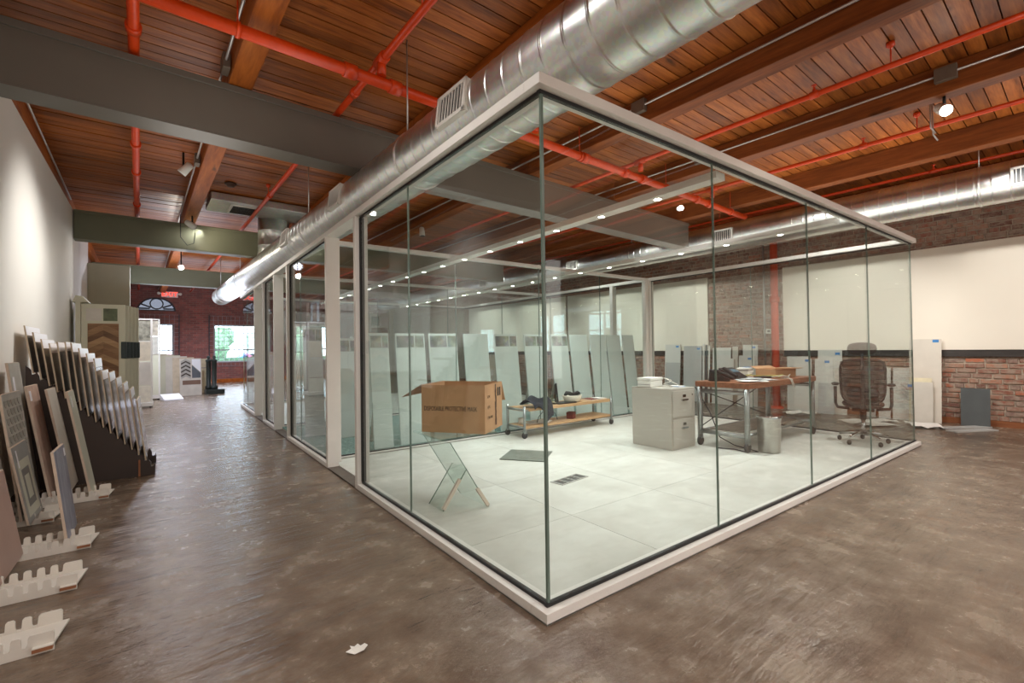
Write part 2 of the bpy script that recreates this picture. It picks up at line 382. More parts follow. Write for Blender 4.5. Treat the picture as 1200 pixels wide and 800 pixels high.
# ---- steel girders across
def girder(v0, v1, z0, z1, u0, u1, mat, lab):
    t = thing('steel_girder', lab, 'beam', (CAMX, CAMY, 0), TH + math.radians(1.2), 'grey steel girders')
    MB().box(u0, u1, v0, v1, z0, z1 - .05).build('boxed_web', mat, t, .006)
    MB().box(u0, u1, v0 - .012, v1 + .012, z1 - .052, z1).build('top_flange', mat, t, .004)
    MB().box(u0, u1, v0 - .006, v1 + .006, z0 - .012, z0 - .0005).build('soffit_plate', mat, t, .003)
girder(4.35, 4.58, 2.945, 3.372, -.775, 7.75, M_STEELGREY, 'wide grey boxed steel girder nearest, crossing the whole ceiling')
girder(9.56, 9.80, 2.945, 3.372, -.575, 7.7, M_STEELOLIVE, 'olive steel girder ending at the white wall and the duct riser')
girder(14.85, 15.1, 2.945, 3.372, -.58, 7.7, M_STEELOLIVE, 'dark olive steel girder farthest back, above the exit sign')
# ================================================================== red sprinkler pipes
def rod_hanger(m, u, v, z0, r=.006):
    m.tube([(u, v, z0), (u, v, ZC - .02)], r, 6); m.lathe([(.012, z0 + (ZC - z0)*.72), (.03, ZC - .03), (.03, ZC - .002)], (u, v, 0), 10)
def sprinkler_head(m, u, v, z):
    m.lathe([(.012, z), (.018, z + .02), (.009, z + .03), (.009, z + .055), (.024, z + .06), (.024, z + .064)], (u, v, 0), 8)
ZM = 3.28; VM = 3.42
t = thing('sprinkler_main', 'thick orange red sprinkler main crossing under the timber beams', 'pipe', (CAMX, CAMY, 0), TH + math.radians(1.0))
MB().tube([(-.92, VM, ZM), (7.8, VM, ZM)], .042, 16).build('pipe', M_RED, t)
for u in (1.29, 1.65, 3.9, 4.62, 4.98, 6.28, 6.62): MB().tube([(u - .045, VM, ZM), (u + .045, VM, ZM)], .054, 16).build('coupling', M_RED, t)
for u in (.56, 3.82, 5.5, 7.3):
    MB().tube([(u + .0 + .052*math.cos(a), VM + .0 + .0, ZM + .052*math.sin(a)) for a in [0]] + [(u, VM, ZM + .05), (u, VM, 3.6)], .006, 6).build('hanger_rod', M_RED, t)
    MB().lathe([(.046, -.012), (.052, -.012), (.052, .012), (.046, .012)], (u, VM, ZM), 16, 'x').build('hanger_ring', M_RED, t)
def branch(u, lab, r=.027, heads=(), v0=-5.9, v1=21, hang=(), z=3.44, coup=()):
    t = thing('sprinkler_branch', lab, 'pipe', (CAMX, CAMY, 0), TH, 'red sprinkler branch pipes')
    MB().tube([(u, v0, z), (u, v1, z)], r, 12).build('pipe', M_RED, t)
    if abs(u) < 8:
        MB().tube([(u, VM + .03*0, ZM + .04), (u, VM, z)], r*1.25, 12).build('riser_nipple', M_RED, t)
        MB().tube([(u, VM - .075, z), (u, VM + .075, z)], r*1.5, 12).build('tee', M_RED, t)
    for v in coup: MB().tube([(u, v - .035, z), (u, v + .035, z)], r*1.4, 12).build('coupling', M_RED, t)
    for v in hang:
        m = MB(); rod_hanger(m, u, v, z + r*.5); m.build('hanger', M_RED, t)
    for v in heads:
        m = MB(); sprinkler_head(m, u + .0, v, z + r); m.build('sprinkler_head', M_RED, t)
branch(-.03, 'red sprinkler branch pipe above the corridor nearest the white wall', .034, (7.5, 12), hang=(), coup=(4.1, 6.4, 7.4, 9.0))
branch(1.47, 'red sprinkler branch pipe between the corridor beam and the left duct', .028, (2.0,), hang=(2.75, 7.5), coup=(7.4, 4.0))
branch(3.06, 'red sprinkler branch pipe hidden close above the big left duct', .026, (), hang=(), coup=(2.2,))
branch(4.76, 'red sprinkler branch pipe with upright head left of the lit spot lamp', .024, (1.55,), hang=(1.0, 5.6), coup=(1.55,))
branch(6.45, 'red sprinkler branch pipe just beyond the lit spot lamp', .024, (1.62,), hang=(1.15, 6.5), coup=(1.62,))
branch(8.16, 'red sprinkler branch pipe above the second duct', .022, (1.3,), hang=(4.2,), coup=(1.3,))
t = thing('sprinkler_riser', 'red vertical riser pipe standing against the brick wall', 'pipe', bp(9.3, 3.76, 0), TH)
MB().tube([(0, 0, .0), (0, 0, 3.45)], .065, 20).build('pipe', M_RED, t)
MB().lathe([(.07, 1.98), (.085, 1.98), (.085, 2.08), (.07, 2.08)], (0, 0, 0), 20).build('coupling', M_RED, t)
MB().lathe([(.12, .001), (.12, .02), (.075, .05)], (0, 0, 0), 20).build('base_flange', M_RED, t)
t = thing('thermostat', 'small white thermostat on the brick wall left of the red riser', 'thermostat', bp(UR - .02, 3.83, 1.40), TH)
MB().box(-.05, 0, 0, .11, 0, .09).build('housing', M_WHITEPL, t, .006); MB().box(-.053, -.049, .03, .08, .03, .065).build('display', M_BLACK, t)
tag(MB().tube([bp(9.36, 3.97, .3), bp(9.36, 3.97, 3.5)], .017, 10).build('conduit', M_CONDUIT), 'thin grey conduit running up the brick wall beside the thermostat', 'conduit')
# ================================================================== conduits along the beams
M_BOXMETAL = plain('box_metal', (110, 96, 82), .6, .3)
def conduit(u, z, lab, boxes=(), v0=-5.5, v1=21.0, r=.011):
    t = thing('conduit', lab, 'conduit', (CAMX, CAMY, 0), TH, 'grey conduits along the beams')
    MB().tube([(u, v0, z), (u, v1, z)], r, 8).build('tube', M_CONDUIT, t)
    for v in boxes: MB().box(u - .022, u + .03, v - .075, v + .075, z - .06, z + .06).build('junction_box', M_BOXMETAL, t, .004)
conduit(.53, 3.47, 'grey conduit along the corridor beam', (4.25, 6.6))
conduit(3.815, 3.53, 'grey conduit along the beam right of the big duct', (.3, 2.75))
conduit(5.485, 3.53, 'grey conduit along the beam above the lit spot lamp', (.78, 3.05))
conduit(-.80, 3.50, 'grey conduit at the top of the white wall', (), 4.6, 9.5)
# ================================================================== spiral ducts
def duct(lab, u, z, r, v0, v1, grilles, rods, ang=-.12, hot=None):
    t = thing('spiral_duct', lab, 'duct', bp(u, 0, z), TH)
    prof = [(r, v0)]
    v = v0 + .06
    while v < v1:
        prof += [(r, v - .013), (r, v - .006), (r + .0035, v - .003), (r + .0035, v + .003), (r, v + .006), (r, v + .013)]; v += .155
    prof += [(r, v1), (r - .02, v1), (r - .02, v1 - .05), (.001, v1 - .05)]
    smooth_all(MB().lathe(prof, (0, 0, 0), 40, 'y').build('duct_tube', M_GALV, t))
    for v in grilles:
        R = Matrix.Rotation(ang, 3, 'Y')
        fr = MB(); w, h = .34, .21
        C0 = R @ Vector((-r - .006, 0, 0)) + Vector((0, v, 0))
        for (dy, dz, sy, sz) in ((0, h/2 - .0125, w, .025), (0, -h/2 + .0125, w, .025), (-w/2 + .0125, 0, .025, h), (w/2 - .0125, 0, .025, h)):
            fr.obox(C0 + R @ Vector((0, dy, dz)), .012, sy, sz, R)
        for (dy, dz, sy, sz) in ((0, h/2 - .004, w - .008, .006), (0, -h/2 + .004, w - .008, .006), (-w/2 + .004, 0, .006, h - .008), (w/2 - .004, 0, .006, h - .008)):
            fr.obox(C0 + R @ Vector((.02, dy, dz)), .03, sy, sz, R)
        g = fr.build('grille', M_WHITEPL, t)
        bk = MB(); bk.obox(C0 + R @ Vector((.003, 0, 0)), .004, w - .03, h - .03, R); bk.build('grille_back', M_BLACK, g)
        sl = MB()
        for k in range(8): sl.obox(C0 + R @ Vector((-.003, -w/2 + .045 + k*(w - .09)/7, 0)), .008, .008, h - .05, R)
        sl.build('louvre', M_WHITEPL, g)
    for v in rods:
        MB().tube([(-r*.45, v, r*.85), (-r*.45, v, ZC - z)], .006, 6).build('hanger_rod', M_CONDUIT, t)
        MB().lathe([(r + .007, v - .014), (r + .009, v - .014), (r + .009, v + .014), (r + .007, v + .014)], (0, 0, 0), 40, 'y').build('strap', M_GALV, t)
    return t
DL = duct('big shiny spiral duct hanging along the left side of the glass office', 1.75, 2.703, .22, -3.5, 15.0, (2.5, 4.75, 6.85), (3.35, 6.1, 11.2, 14.2), .12)
smooth_all(MB().lathe([(.30, .02), (.27, .12), (.255, .25), (.25, .34), (.256, .345), (.25, .35), (.25, .60), (.256, .605), (.25, .61), (.25, .83)], (.12, 9.12, 0), 32).build('riser', M_GALV, DL))
DR = duct('shiny spiral duct hanging in front of the brick wall on the right', 8.11, 3.10, .24, -3.5, 19.0, (.42, 4.0, 7.6, 11.2), (.86, 6.0, 11), -.05)
t = thing('ceiling_duct', 'flat galvanised duct box with a grille under the planks by the riser', 'duct', bp(0, 0, 3.5), TH)
MB().box(.84, 2.3, 8.25, 9.0, 0, .11).build('duct_box', M_GALV, t, .006)
MB().box(1.12, 1.52, 8.38, 8.86, -.02, -.001).build('grille_frame', M_WHITEPL, t, .003)
sl = MB()
for k in range(10): sl.box(1.15, 1.49, 8.41 + k*.044, 8.433 + k*.044, -.026, -.021)
sl.build('louvre', M_BLACK, t)

# ================================================================== the glass office
M_ALU = plain('pale_aluminium', (228, 224, 217), .42, var=.015, scale=4, spec=.5)
M_GASKET = plain('black_gasket', (26, 25, 24), .6)
M_GLASS = glass('clear_glass', (251, 254, 253))
M_GREDGE = plain('green_glass_edge', (104, 122, 112), .25, var=.05)
M_TILE = None
def m_tile():
    t = NT('pale_floor_tile'); co = t.coord((1, 1, 1)); n = t.noise(co, 2.2, 6, .6); n2 = t.noise(t.coord((2.5, 9, 1)), 2.0, 5, .6)
    base = t.ramp(n, [(.3, (196, 194, 184)), (.55, (212, 211, 202)), (.75, (222, 222, 214))])
    base = t.mix(t.maprange(n2, .5, .75, 0, .3), base, lin((184, 180, 168)))
    t.set(Base_Color=base, Roughness=.42, Specular_IOR_Level=.35); return t.m
M_TILE = m_tile()
M_GROUT = plain('tile_joint', (150, 146, 136), .8)
H0, H1 = 2.357, 2.407
LX, LY = 5.72, 10.2
OPEN = [(2.53, 3.385), (5.37, 6.26), (7.33, 8.19)]
PAN = [(0.0, 2.53), (3.385, 5.37), (6.26, 7.33), (8.19, LY)]
# floor of the office: sub-floor and large square tiles
SF = struct(MB().box(.0, LX, .0, LY, .001, .008).build('floor_office', M_GROUT)); 
gx = [.113] + [.98 + .93*k for k in range(5)] + [5.605]; gy = [.113] + [.87 + .93*k for k in range(3)] + [3.665]
for i in range(len(gx) - 1):
    for j in range(len(gy) - 1):
        o = link('tile', MB().box(gx[i] + .0016, gx[i+1] - .0016, gy[j] + .0016, gy[j+1] - .0016, .0082, .016).mesh('tile', M_TILE), SF)
gy2 = [6.6] + [7.5 + .93*k for k in range(3)] + [10.08]
for i in range(len(gx) - 1):
    for j in range(len(gy2) - 1):
        o = link('tile', MB().box(gx[i] + .0016, gx[i+1] - .0016, gy2[j] + .0016, gy2[j+1] - .0016, .0082, .016).mesh('tile', M_TILE), SF)
def m_carpet():
    t = NT('teal_mottled_carpet'); co = t.coord((1, 1, 1)); n = t.noise(co, 22, 4, .7); n2 = t.noise(co, 90, 2)
    base = t.ramp(n, [(.36, (70, 104, 100)), (.48, (128, 158, 150)), (.56, (96, 132, 128)), (.66, (196, 208, 198))])
    t.set(Base_Color=t.mix(.2, base, t.ramp(n2, [(.3, (60, 90, 88)), (.7, (180, 196, 190))])), Roughness=.95); t.bump(n2, .6, .01); return t.m
tag(MB().box(.13, 5.6, 3.8, 6.42, .0085, .02).build('carpet', m_carpet()), 'mottled teal carpet covering the floor of the middle glass room', 'carpet')
GO = thing('glass_office', 'large glass walled office box with pale aluminium rails in the middle of the floor', 'glass room', (0, 0, 0))
def rail(name, *b): return MB().box(*b).build(name, M_ALU, GO, .0025)
# base and head rails
rail('base_rail', 0, LX, 0, .11, .0005, .05); rail('head_rail', 0, LX, 0, .11, H0, H1)
for a, b in PAN: rail('base_rail', 0, .11, a + (.1101 if a == 0 else 0), b, .0005, .05)
rail('head_rail', 0, .11, .1101, LY, H0, H1)
rail('base_rail', LX - .11, LX, .1101, LY, .0005, .05); rail('head_rail', LX - .11, LX, .1101, LY, H0, H1)
rail('base_rail', .1101, LX - .1101, LY - .11, LY, .0005, .05); rail('head_rail', .1101, LX - .1101, LY - .11, LY, H0, H1)
# gaskets and panes
def run(axis, fixed, a, b, joints, s=1):
    """a straight run of panes: fixed = coordinate of the glass plane, joints = pane ends along the run"""
    for z0, z1 in ((.0502, .066), (H0 - .016, H0 - .0002)):
        if axis == 'x': MB().box(a, b, fixed - .011, fixed + .011, z0, z1).build('gasket', M_GASKET, GO)
        else: MB().box(fixed - .011, fixed + .011, a, b, z0, z1).build('gasket', M_GASKET, GO)
    for p, q in zip(joints[:-1], joints[1:]):
        m = MB()
        if axis == 'x': m.box(p + .0032, q - .0032, fixed - .006, fixed + .006, .0662, H0 - .0162)
        else: m.box(fixed - .006, fixed + .006, p + .0032, q - .0032, .0662, H0 - .0162)
        m.build('glass_pane', M_GLASS, GO)
    for p in joints[1:-1]:
        m = MB()
        if axis == 'x': m.box(p - .003, p + .003, fixed - .006, fixed + .006, .0662, H0 - .0162)
        else: m.box(fixed - .006, fixed + .006, p - .003, p + .003, .0662, H0 - .0162)
        m.build('pane_joint', M_GREDGE, GO)
run('x', .05, .035, LX - .02, [.058, 1.455, 2.843, 4.223, LX - .045])
run('y', LX - .05, .062, LY - .06, [.058, 1.9, 3.66, 4.55, 6.4, 8.3, LY - .06])
run('x', LY - .05, .062, LX - .062, [.06, 2.0, 3.9, LX - .062])
MB().box(.044, .0572, .044, .0572, .0662, H0 - .0162).build('corner_joint', M_GREDGE, GO)
MB().box(LX - .056, LX - .046, .044, .0572, .0662, H0 - .0162).build('corner_joint', M_GREDGE, GO)
for a, b in PAN:
    g0 = .062 if a == 0 else a + .06; g1 = b - .06
    js = [.058, 1.49, g1] if a == 0 else ([g0, a + 1.36, g1] if b - a > 1.5 else [g0, g1])
    run('y', .05, g0, g1, js)
    if b < LY:                                            # slim end post with a black gasket
        rail('post', 0, .11, b - .052, b, .0502, H0 - .0002); MB().box(.036, .072, b - .075, b - .0525, .0664, H0 - .0164).build('gasket', M_GASKET, GO)
    if a > 0: rail('post', 0, .136, a, a + .055, .0502, H0 - .0002)     # deep door jamb
    else: pass
for y in (3.66, 4.52): rail('post', LX - .11, LX, y, y + .07, .0502, H0 - .0002)
M_SILL = plain('dark_sill', (96, 86, 76), .7)
for a, b in OPEN: MB().box(.0, .11, a + .002, b - .002, .0005, .012).build('door_sill', M_SILL, GO)
# cross partitions
def partition(y, lab, w=.08):
    t = thing('glass_partition', lab, 'glass partition', (0, y, 0), 0, 'cross partitions inside the glass office')
    x0, x1 = .112, LX - .112
    MB().box(x0, x1, -w/2, w/2, .0165, .03).build('base_rail', M_ALU, t, .002)
    MB().box(x0, x1, -w/2, w/2, H0, H1 - .004).build('head_rail', M_ALU, t, .002)
    MB().box(x0, x1, -.011, .011, .0302, .042).build('gasket', M_GASKET, t)
    js = [x0 + .03, 1.7, 3.1, 4.4, x1 - .075]
    for p, q in zip(js[:-1], js[1:]): MB().box(p + .003, q - .003, -.006, .006, .0422, H0 - .0002).build('glass_pane', M_GLASS, t)
    for p in js[1:-1]: MB().box(p - .0028, p + .0028, -.006, .006, .0422, H0 - .0002).build('pane_joint', M_GREDGE, t)
    MB().box(x1 - .07, x1, -w/2, w/2, .0302, H0 - .0002).build('post', M_ALU, t, .002); MB().box(x0, x0 + .028, -w/2, w/2, .0302, H0 - .0002).build('post', M_ALU, t, .002)
partition(3.73, 'glass partition closest to the cart, between front room and carpeted room')
partition(6.5, 'glass partition behind the carpeted room of the glass office')
# lamp channels with small round downlights
def channel(x, lab, lit):
    t = thing('light_channel', lab, 'light', (x, 0, H0 - .052), 0, 'downlight channels of the glass office')
    MB().box(-.055, .055, .112, LY - .112, .0005, .05).build('channel', M_ALU, t, .002)
    y = .61; k = 0
    while y < LY - .2:
        d = MB().lathe([(.036, -.004), (.036, .0), (.028, .0005)], (0, y, 0), 20).build('downlight', M_ALU, t)
        MB().lathe([(.027, -.0045), (.0, -.0055)], (0, y, 0), 16).build('lens', M_LAMP, d)
        if k in lit:
            spot_lamp((x, y, H0 - .06), (x, y, 0), 44, 130, .7, (.94, 1, .98), .028)
        y += .567; k += 1
channel(1.67, 'left channel of small round downlights across the glass office', (0, 1, 2, 3, 4, 5, 6, 9, 12, 15))
channel(3.68, 'right channel of small round downlights across the glass office', (0, 1, 2, 3, 4, 5, 6, 9, 12, 15))

# ================================================================== things inside the glass office
ZF = .0165
M_CARD = plain('cardboard', (196, 152, 112), .75, var=.05, scale=6, bump=.1)
M_CARDIN = plain('cardboard_inside', (150, 104, 70), .8)
M_CARDDK = plain('cardboard_print', (92, 62, 44), .8)
M_PAPER = plain('white_paper', (236, 232, 224), .7, var=.02)
M_INK = plain('black_ink', (30, 26, 24), .7)
M_TGLASS = glass('table_glass', (248, 253, 251))
M_CHROME = plain('chrome', (205, 205, 205), .12, 1.0, var=.01)
M_STEEL = plain('brushed_steel', (178, 176, 170), .32, 1.0, var=.03, scale=20)
M_PIPE = plain('galvanised_pipe', (160, 164, 162), .35, .9, var=.05)
M_RUBBER = plain('dark_rubber', (52, 50, 50), .7)
M_BENCH = wood('bench_top_wood', (104, 62, 42), (136, 86, 60), (164, 112, 82), 'x', .45, 1, False, .1)
M_PALEWOOD = wood('pale_plywood', (176, 136, 96), (200, 160, 116), (216, 180, 136), 'x', .5, 1, False, .1)
M_CAB = plain('beige_grey_metal', (172, 166, 156), .42, var=.01)
M_MESHBACK = plain('brown_mesh_fabric', (62, 48, 42), .8, var=.1, scale=60)
M_SEAT = plain('dark_brown_fabric', (50, 40, 37), .85, var=.08, scale=40, bump=.2, bscale=200)
M_CLOTH = plain('charcoal_cloth', (36, 38, 46), .9, var=.12, scale=14, bump=.3, bscale=60)
M_CABLE = plain('pale_cable', (206, 202, 190), .5); M_CABLEY = plain('yellow_green_cable', (196, 190, 96), .5); M_CABLEK = plain('black_cable', (28, 30, 40), .5)
M_MAROON = plain('maroon_card', (106, 36, 30), .6); M_BLUETAPE = plain('blue_tape', (60, 132, 196), .6)
def put_text(body, size, loc, rot, mat, parent, name='lettering', ext=.0005, align='CENTER', sx=1.0):
    c = bpy.data.curves.new(name, 'FONT'); c.body = body; c.size = size; c.extrude = ext; c.align_x = align; c.align_y = 'CENTER'; c.resolution_u = 2
    c.materials.append(mat)
    o = bpy.data.objects.new(name, c); COL.objects.link(o); o.location = loc; o.rotation_euler = rot; o.scale = (sx, 1, 1)
    bpy.context.view_layer.update()
    me = bpy.data.meshes.new_from_object(o.evaluated_get(bpy.context.evaluated_depsgraph_get())); r = o.rotation_euler.copy(); bpy.data.objects.remove(o)
    o = link(name, me, parent); o.location = loc; o.rotation_euler = r; o.scale = (sx, 1, 1)
    return o
# ---- open cardboard carton on a crossed glass table
BXA, BXB = .53, .44; BZ0, BH = .545, .37; T = .005
cb = thing('cardboard_box', 'open brown cardboard mask carton on a crossed glass stand', 'box', (.648, 1.784, BZ0), math.radians(-52.5))
x, y = BXA/2, BXB/2
MB().box(-x, x, -y, -y + T, 0, BH).build('front_panel', M_CARD, cb); MB().box(-x, x, y - T, y, 0, BH).build('back_panel', M_CARD, cb)
MB().box(-x, -x + T, -y + T, y - T, 0, BH).build('side_panel', M_CARD, cb); s_ = MB().box(x - T, x, -y + T, y - T, 0, BH).build('side_panel', M_CARD, cb)
MB().box(-x + T, x - T, -y + T, y - T, 0, T).build('bottom_panel', M_CARDIN, cb)
def flap(a, b, d, th=.004):
    a = Vector(a); b = Vector(b); d = Vector(d); n = (b - a).cross(d).normalized()*th
    return MB().hexa([a, b, b + d, a + d, a + n, b + n, b + d*.98 + n, a + d*.98 + n])
flap((-x, -y, BH), (-x, y, BH), (-.17, .0, -.10)).build('flap', M_CARDIN, cb)
flap((x, y, BH), (-x, y, BH), (0, .10, -.17)).build('flap', M_CARD, cb)
put_text('DISPOSABLE PROTECTIVE MASK', .052, (-.02, -y - .001, BH*.50), (math.pi/2, 0, 0), M_INK, cb, sx=.60)
rr = random.Random(11)
for k in range(3): put_text(('CTN. NO.', 'QTY.', 'G.W.')[k], .03, (x + .001, -y + .06 + .0*k, BH*(.30 + .22*k)), (math.pi/2, 0, math.pi/2), M_INK, cb, align='LEFT')
m = MB()
for k in range(7): z0 = .03 + k*.047; m.quad((x + .0006, .035 + rr.uniform(-.012, .006), z0), (x + .0006, .06 + rr.uniform(-.006, .014), z0), (x + .0006, .06 + rr.uniform(-.004, .014), z0 + .05), (x + .0006, .03 + rr.uniform(-.01, .006), z0 + .05))
m.build('torn_tape', M_CARDDK, cb)
for k in range(2): MB().box(x + .0003, x + .0012, .09 + .05*k, .125 + .05*k, .26, .33).build('handling_mark', M_INK, cb)
# stand: two crossing panes of thick green edged glass with beige edge guards
st = thing('glass_stand', 'crossed clear glass panel stand with beige edge guards under the carton', 'table', (.47, 1.6, ZF))
M_GUARD = plain('beige_edge_guard', (214, 198, 182), .6)
def slab(a, b, y0, y1, th, name, mat, edge=True):
    a = Vector(a); b = Vector(b); d = (b - a).normalized(); n = Vector((-d.z, 0, d.x))*th/2
    m = MB(); m.hexa([(a - n) + Vector((0, y0, 0)), (a + n) + Vector((0, y0, 0)), (a + n) + Vector((0, y1, 0)), (a - n) + Vector((0, y1, 0)), (b - n) + Vector((0, y0, 0)), (b + n) + Vector((0, y0, 0)), (b + n) + Vector((0, y1, 0)), (b - n) + Vector((0, y1, 0))])
    o = m.build(name, mat, st)
    if edge:
        for yy in (y0 - .0012, y1 + .0002): MB().bar(a + Vector((0, yy + .0005, 0)), b + Vector((0, yy + .0005, 0)), .001, th, (0, 1, 0)).build('glass_edge', M_GREDGE, st)
    return o
slab((-.17, 0, .515), (.15, 0, .002), -.22, .20, .012, 'glass_panel', M_TGLASS)
slab((.035, 0, .28), (-.17, 0, .002), -.10, .12, .012, 'glass_panel', M_TGLASS)
slab((.05, 0, .155), (.145, 0, .012), -.228, -.205, .024, 'edge_guard', M_GUARD, False)
slab((-.025, 0, .21), (-.165, 0, .012), -.108, -.085, .024, 'edge_guard', M_GUARD, False)
MB().box(-.19, .30, -.12, .36, .517, .527).build('glass_top', M_TGLASS, st)
MB().box(-.19, .30, -.1215, -.1205, .517, .527).build('glass_edge', M_GREDGE, st)
# ---- loose dark tile and floor register
t = MB().obox((0, 0, .006), .47, .48, .011).build('loose_tile', plain('slate_green_tile', (112, 116, 106), .4, var=.06), None, .002); t.location = (1.85, 2.48, ZF); t.rotation_euler = (0, 0, math.radians(38)); tag(t, 'loose dark grey square tile lying on the pale office floor', 'tile')
t = thing('floor_register', 'floor register with four square cells set in the pale tiles', 'vent', (1.58, 1.52, ZF), math.radians(8))
m = MB()
for dx in (-.175, -.0875, 0, .0875, .175): m.box(dx - .008, dx + .008, -.065, .065, 0, .006)
m.box(-.183, .183, -.07, -.058, 0, .0062); m.box(-.183, .183, .058, .07, 0, .0062); m.build('frame', plain('register_grey', (170, 168, 160), .5), t)
MB().box(-.18, .18, -.062, .062, .0002, .001).build('opening', M_BLACK, t)
for k in range(4):
    m = MB()
    for j in range(3): m.box(-.16 + k*.0875, -.103 + k*.0875, -.04 + j*.035, -.028 + j*.035, .002, .004)
    m.build('louvre', plain('register_grey2', (120, 118, 112), .5) if k == 0 else bpy.data.materials['register_grey2'], t)
def caster(m, x, y, z0, r=.04, w=.022):
    m.lathe([(r*.35, -w/2), (r*.9, -w/2), (r, -w/4), (r, w/4), (r*.9, w/2), (r*.35, w/2)], (x, y, z0 + r), 14, 'y')
# ---- low plywood trolley
ct = thing('trolley', 'low plywood trolley with steel pipe ends and casters by the glass partition', 'trolley', (2.42, 3.24, ZF), math.radians(1.5))
L, W = 1.71, .36
MB().box(.02, L - .02, .0, W, .345, .385).build('top_shelf', M_PALEWOOD, ct, .003); MB().box(.02, L - .02, .0, W, .12, .155).build('bottom_shelf', M_PALEWOOD, ct, .003)
for px_ in (0.0, L):
    for py_ in (.0, W): MB().tube([(px_, py_, .085), (px_, py_, .42)], .017, 12).build('post', M_PIPE, ct)
    for z in (.37, .14): MB().tube([(px_, 0, z), (px_, W, z)], .015, 10).build('cross_pipe', M_PIPE, ct)
for py_ in (0, W):
    MB().tube([(0, py_, .36), (.06, py_, .36)], .015, 10).build('stub_pipe', M_PIPE, ct)
for px_ in (0, L):
    for py_ in (0, W):
        m = MB(); caster(m, px_, py_ - .0, .0, .042, .026); c_ = m.build('caster', M_RUBBER, ct); MB().box(px_ - .02, px_ + .02, py_ - .018, py_ + .018, .068, .09).build('caster_fork', M_PIPE, c_)
ctop = ZF + .3855; cbot = ZF + .1555
def onct(x, y, z): a = math.radians(1.5); return (2.42 + x*math.cos(a) - y*math.sin(a), 3.24 + x*math.sin(a) + y*math.cos(a), z)
# dark cloth thrown over the left end
g = MB(); nx, ny = 14, 9; rr = random.Random(4); P = {}
for i in range(nx):
    for j in range(ny):
        px_ = -.17 + .34*i/(nx - 1); py_ = -.23 + .30*j/(ny - 1); z = .03 + .03*math.sin(px_*23 + py_*9) + .018*math.sin(py_*31 - px_*14) + rr.uniform(-.006, .006) + .035*max(0, 1 - (px_*5)**2)
        edge = -.13
        if py_ < edge: z -= (edge - py_)*1.5*(1.2 if px_ > 0 else .55); py_ = edge - (edge - py_)*.18
        P[i, j] = (px_, py_, max(z, .008) if py_ >= edge else z)
for i in range(nx - 1):
    for j in range(ny - 1): g.quad(P[i, j], P[i+1, j], P[i+1, j+1], P[i, j+1], smooth=True)
o = g.mesh('dark_jacket', M_CLOTH); import bmesh as _bm
b_ = _bm.new(); b_.from_mesh(o); _bm.ops.remove_doubles(b_, verts=b_.verts, dist=1e-5); b_.to_mesh(o); b_.free()
o = link('dark_jacket', o); md = o.modifiers.new('thick', 'SOLIDIFY'); md.thickness = .008; md.offset = 1; subsurf(o, 2); o.location = onct(.27, .13, ctop + .002); o.scale = (1.2, 1.25, 1.25); o.rotation_euler = (0, 0, .2); tag(o, 'crumpled dark charcoal jacket draped over the trolley left end', 'jacket')
# white bowl shaped caddy with black padded tray and upright black brush
t = thing('white_caddy', 'white plastic caddy with black handles and a black rim on the trolley', 'caddy', onct(1.02, .14, ctop), .1)
MB().lathe([(.10, .001), (.125, .02), (.145, .085), (.15, .10), (.143, .10), (.12, .03), (.0, .022)], n=24).build('basin', plain('cream_plastic', (226, 220, 204), .4), t)
for ch in t.children: ch.scale = (1.15, .8, 1)
MB().obox((0, 0, -.0), .36, .02, .012).build('spare', M_BLACK, t) if False else None
m = MB(); m.tube([(-.16, 0, .10), (-.12, 0, .135), (-.06, 0, .125), (0, 0, .10), (.06, 0, .105), (.12, 0, .125), (.165, 0, .11)], [.02, .03, .032, .03, .03, .028, .018], 10).build('black_padding', M_BLACK, t)
m = MB(); m.box(.125, .175, -.03, .03, .068, .092).build('handle', M_BLACK, t, .006)
t = MB().box(-.17, .17, -.1, .07, 0, .016).build('black_tray', M_BLACK, None, .004); t.location = onct(.82, .12, ctop); tag(t, 'flat black tray on the trolley in front of the white caddy', 'tray')
t = thing('black_upright_tool', 'narrow upright black tool standing left of the white caddy', 'tool', onct(.80, .24, ctop), .1)
MB().hexa([(-.02, -.02, 0.001), (.03, -.02, 0.001), (.03, .02, 0.001), (-.02, .02, 0.001), (-.03, -.012, .26), (.0, -.012, .28), (.0, .012, .28), (-.03, .012, .26)]).build('upright_block', M_BLACK, t, .004); MB().box(-.03, .04, -.025, .025, .0005, .0009).build('base', M_BLACK, t)
t = MB().lathe([(.05, .001), (.056, .01), (.062, .13), (.058, .13), (.053, .012), (.0, .01)], n=24).build('clear_jar', M_TGLASS); t.location = onct(.62, .12, ctop); tag(t, 'empty clear glass jar on the trolley beside the dark jacket', 'jar')
for k, (mt, dx, lab) in enumerate(((M_MAROON, 0, 'dark red booklet lying on the trolley right end'), (M_PAPER, .13, 'open white booklet lying on the trolley right end'))):
    t = thing('booklet', lab, 'booklet', onct(1.42 + dx*1.15, .15, ctop), .15 - k*.1, 'booklets on the trolley')
    MB().box(-.10, .10, -.10, .10, .0005, .012).build('pages', M_PAPER, t); MB().box(-.104, .104, -.104, .104, .0122, .014).build('cover', mt, t)
t = thing('maroon_box', 'small dark red box on the trolley bottom shelf', 'box', onct(.95, .10, cbot), .5)
MB().box(-.06, .06, -.05, .05, .0005, .075).build('tray', M_MAROON, t, .003); MB().box(-.062, .062, -.052, .052, .06, .095).build('lid', plain('dark_maroon', (84, 30, 26), .6), t, .003)
t = thing('paper_stack', 'loose white papers on the trolley bottom shelf', 'papers', onct(.33, .16, cbot))
for k in range(4): a = MB().box(-.14, .14, -.1, .1, .0006 + k*.003, .003 + k*.003).build('sheet', M_PAPER, t); a.rotation_euler = (0, 0, .2*k - .3); a.location = (.03*k, 0, 0)
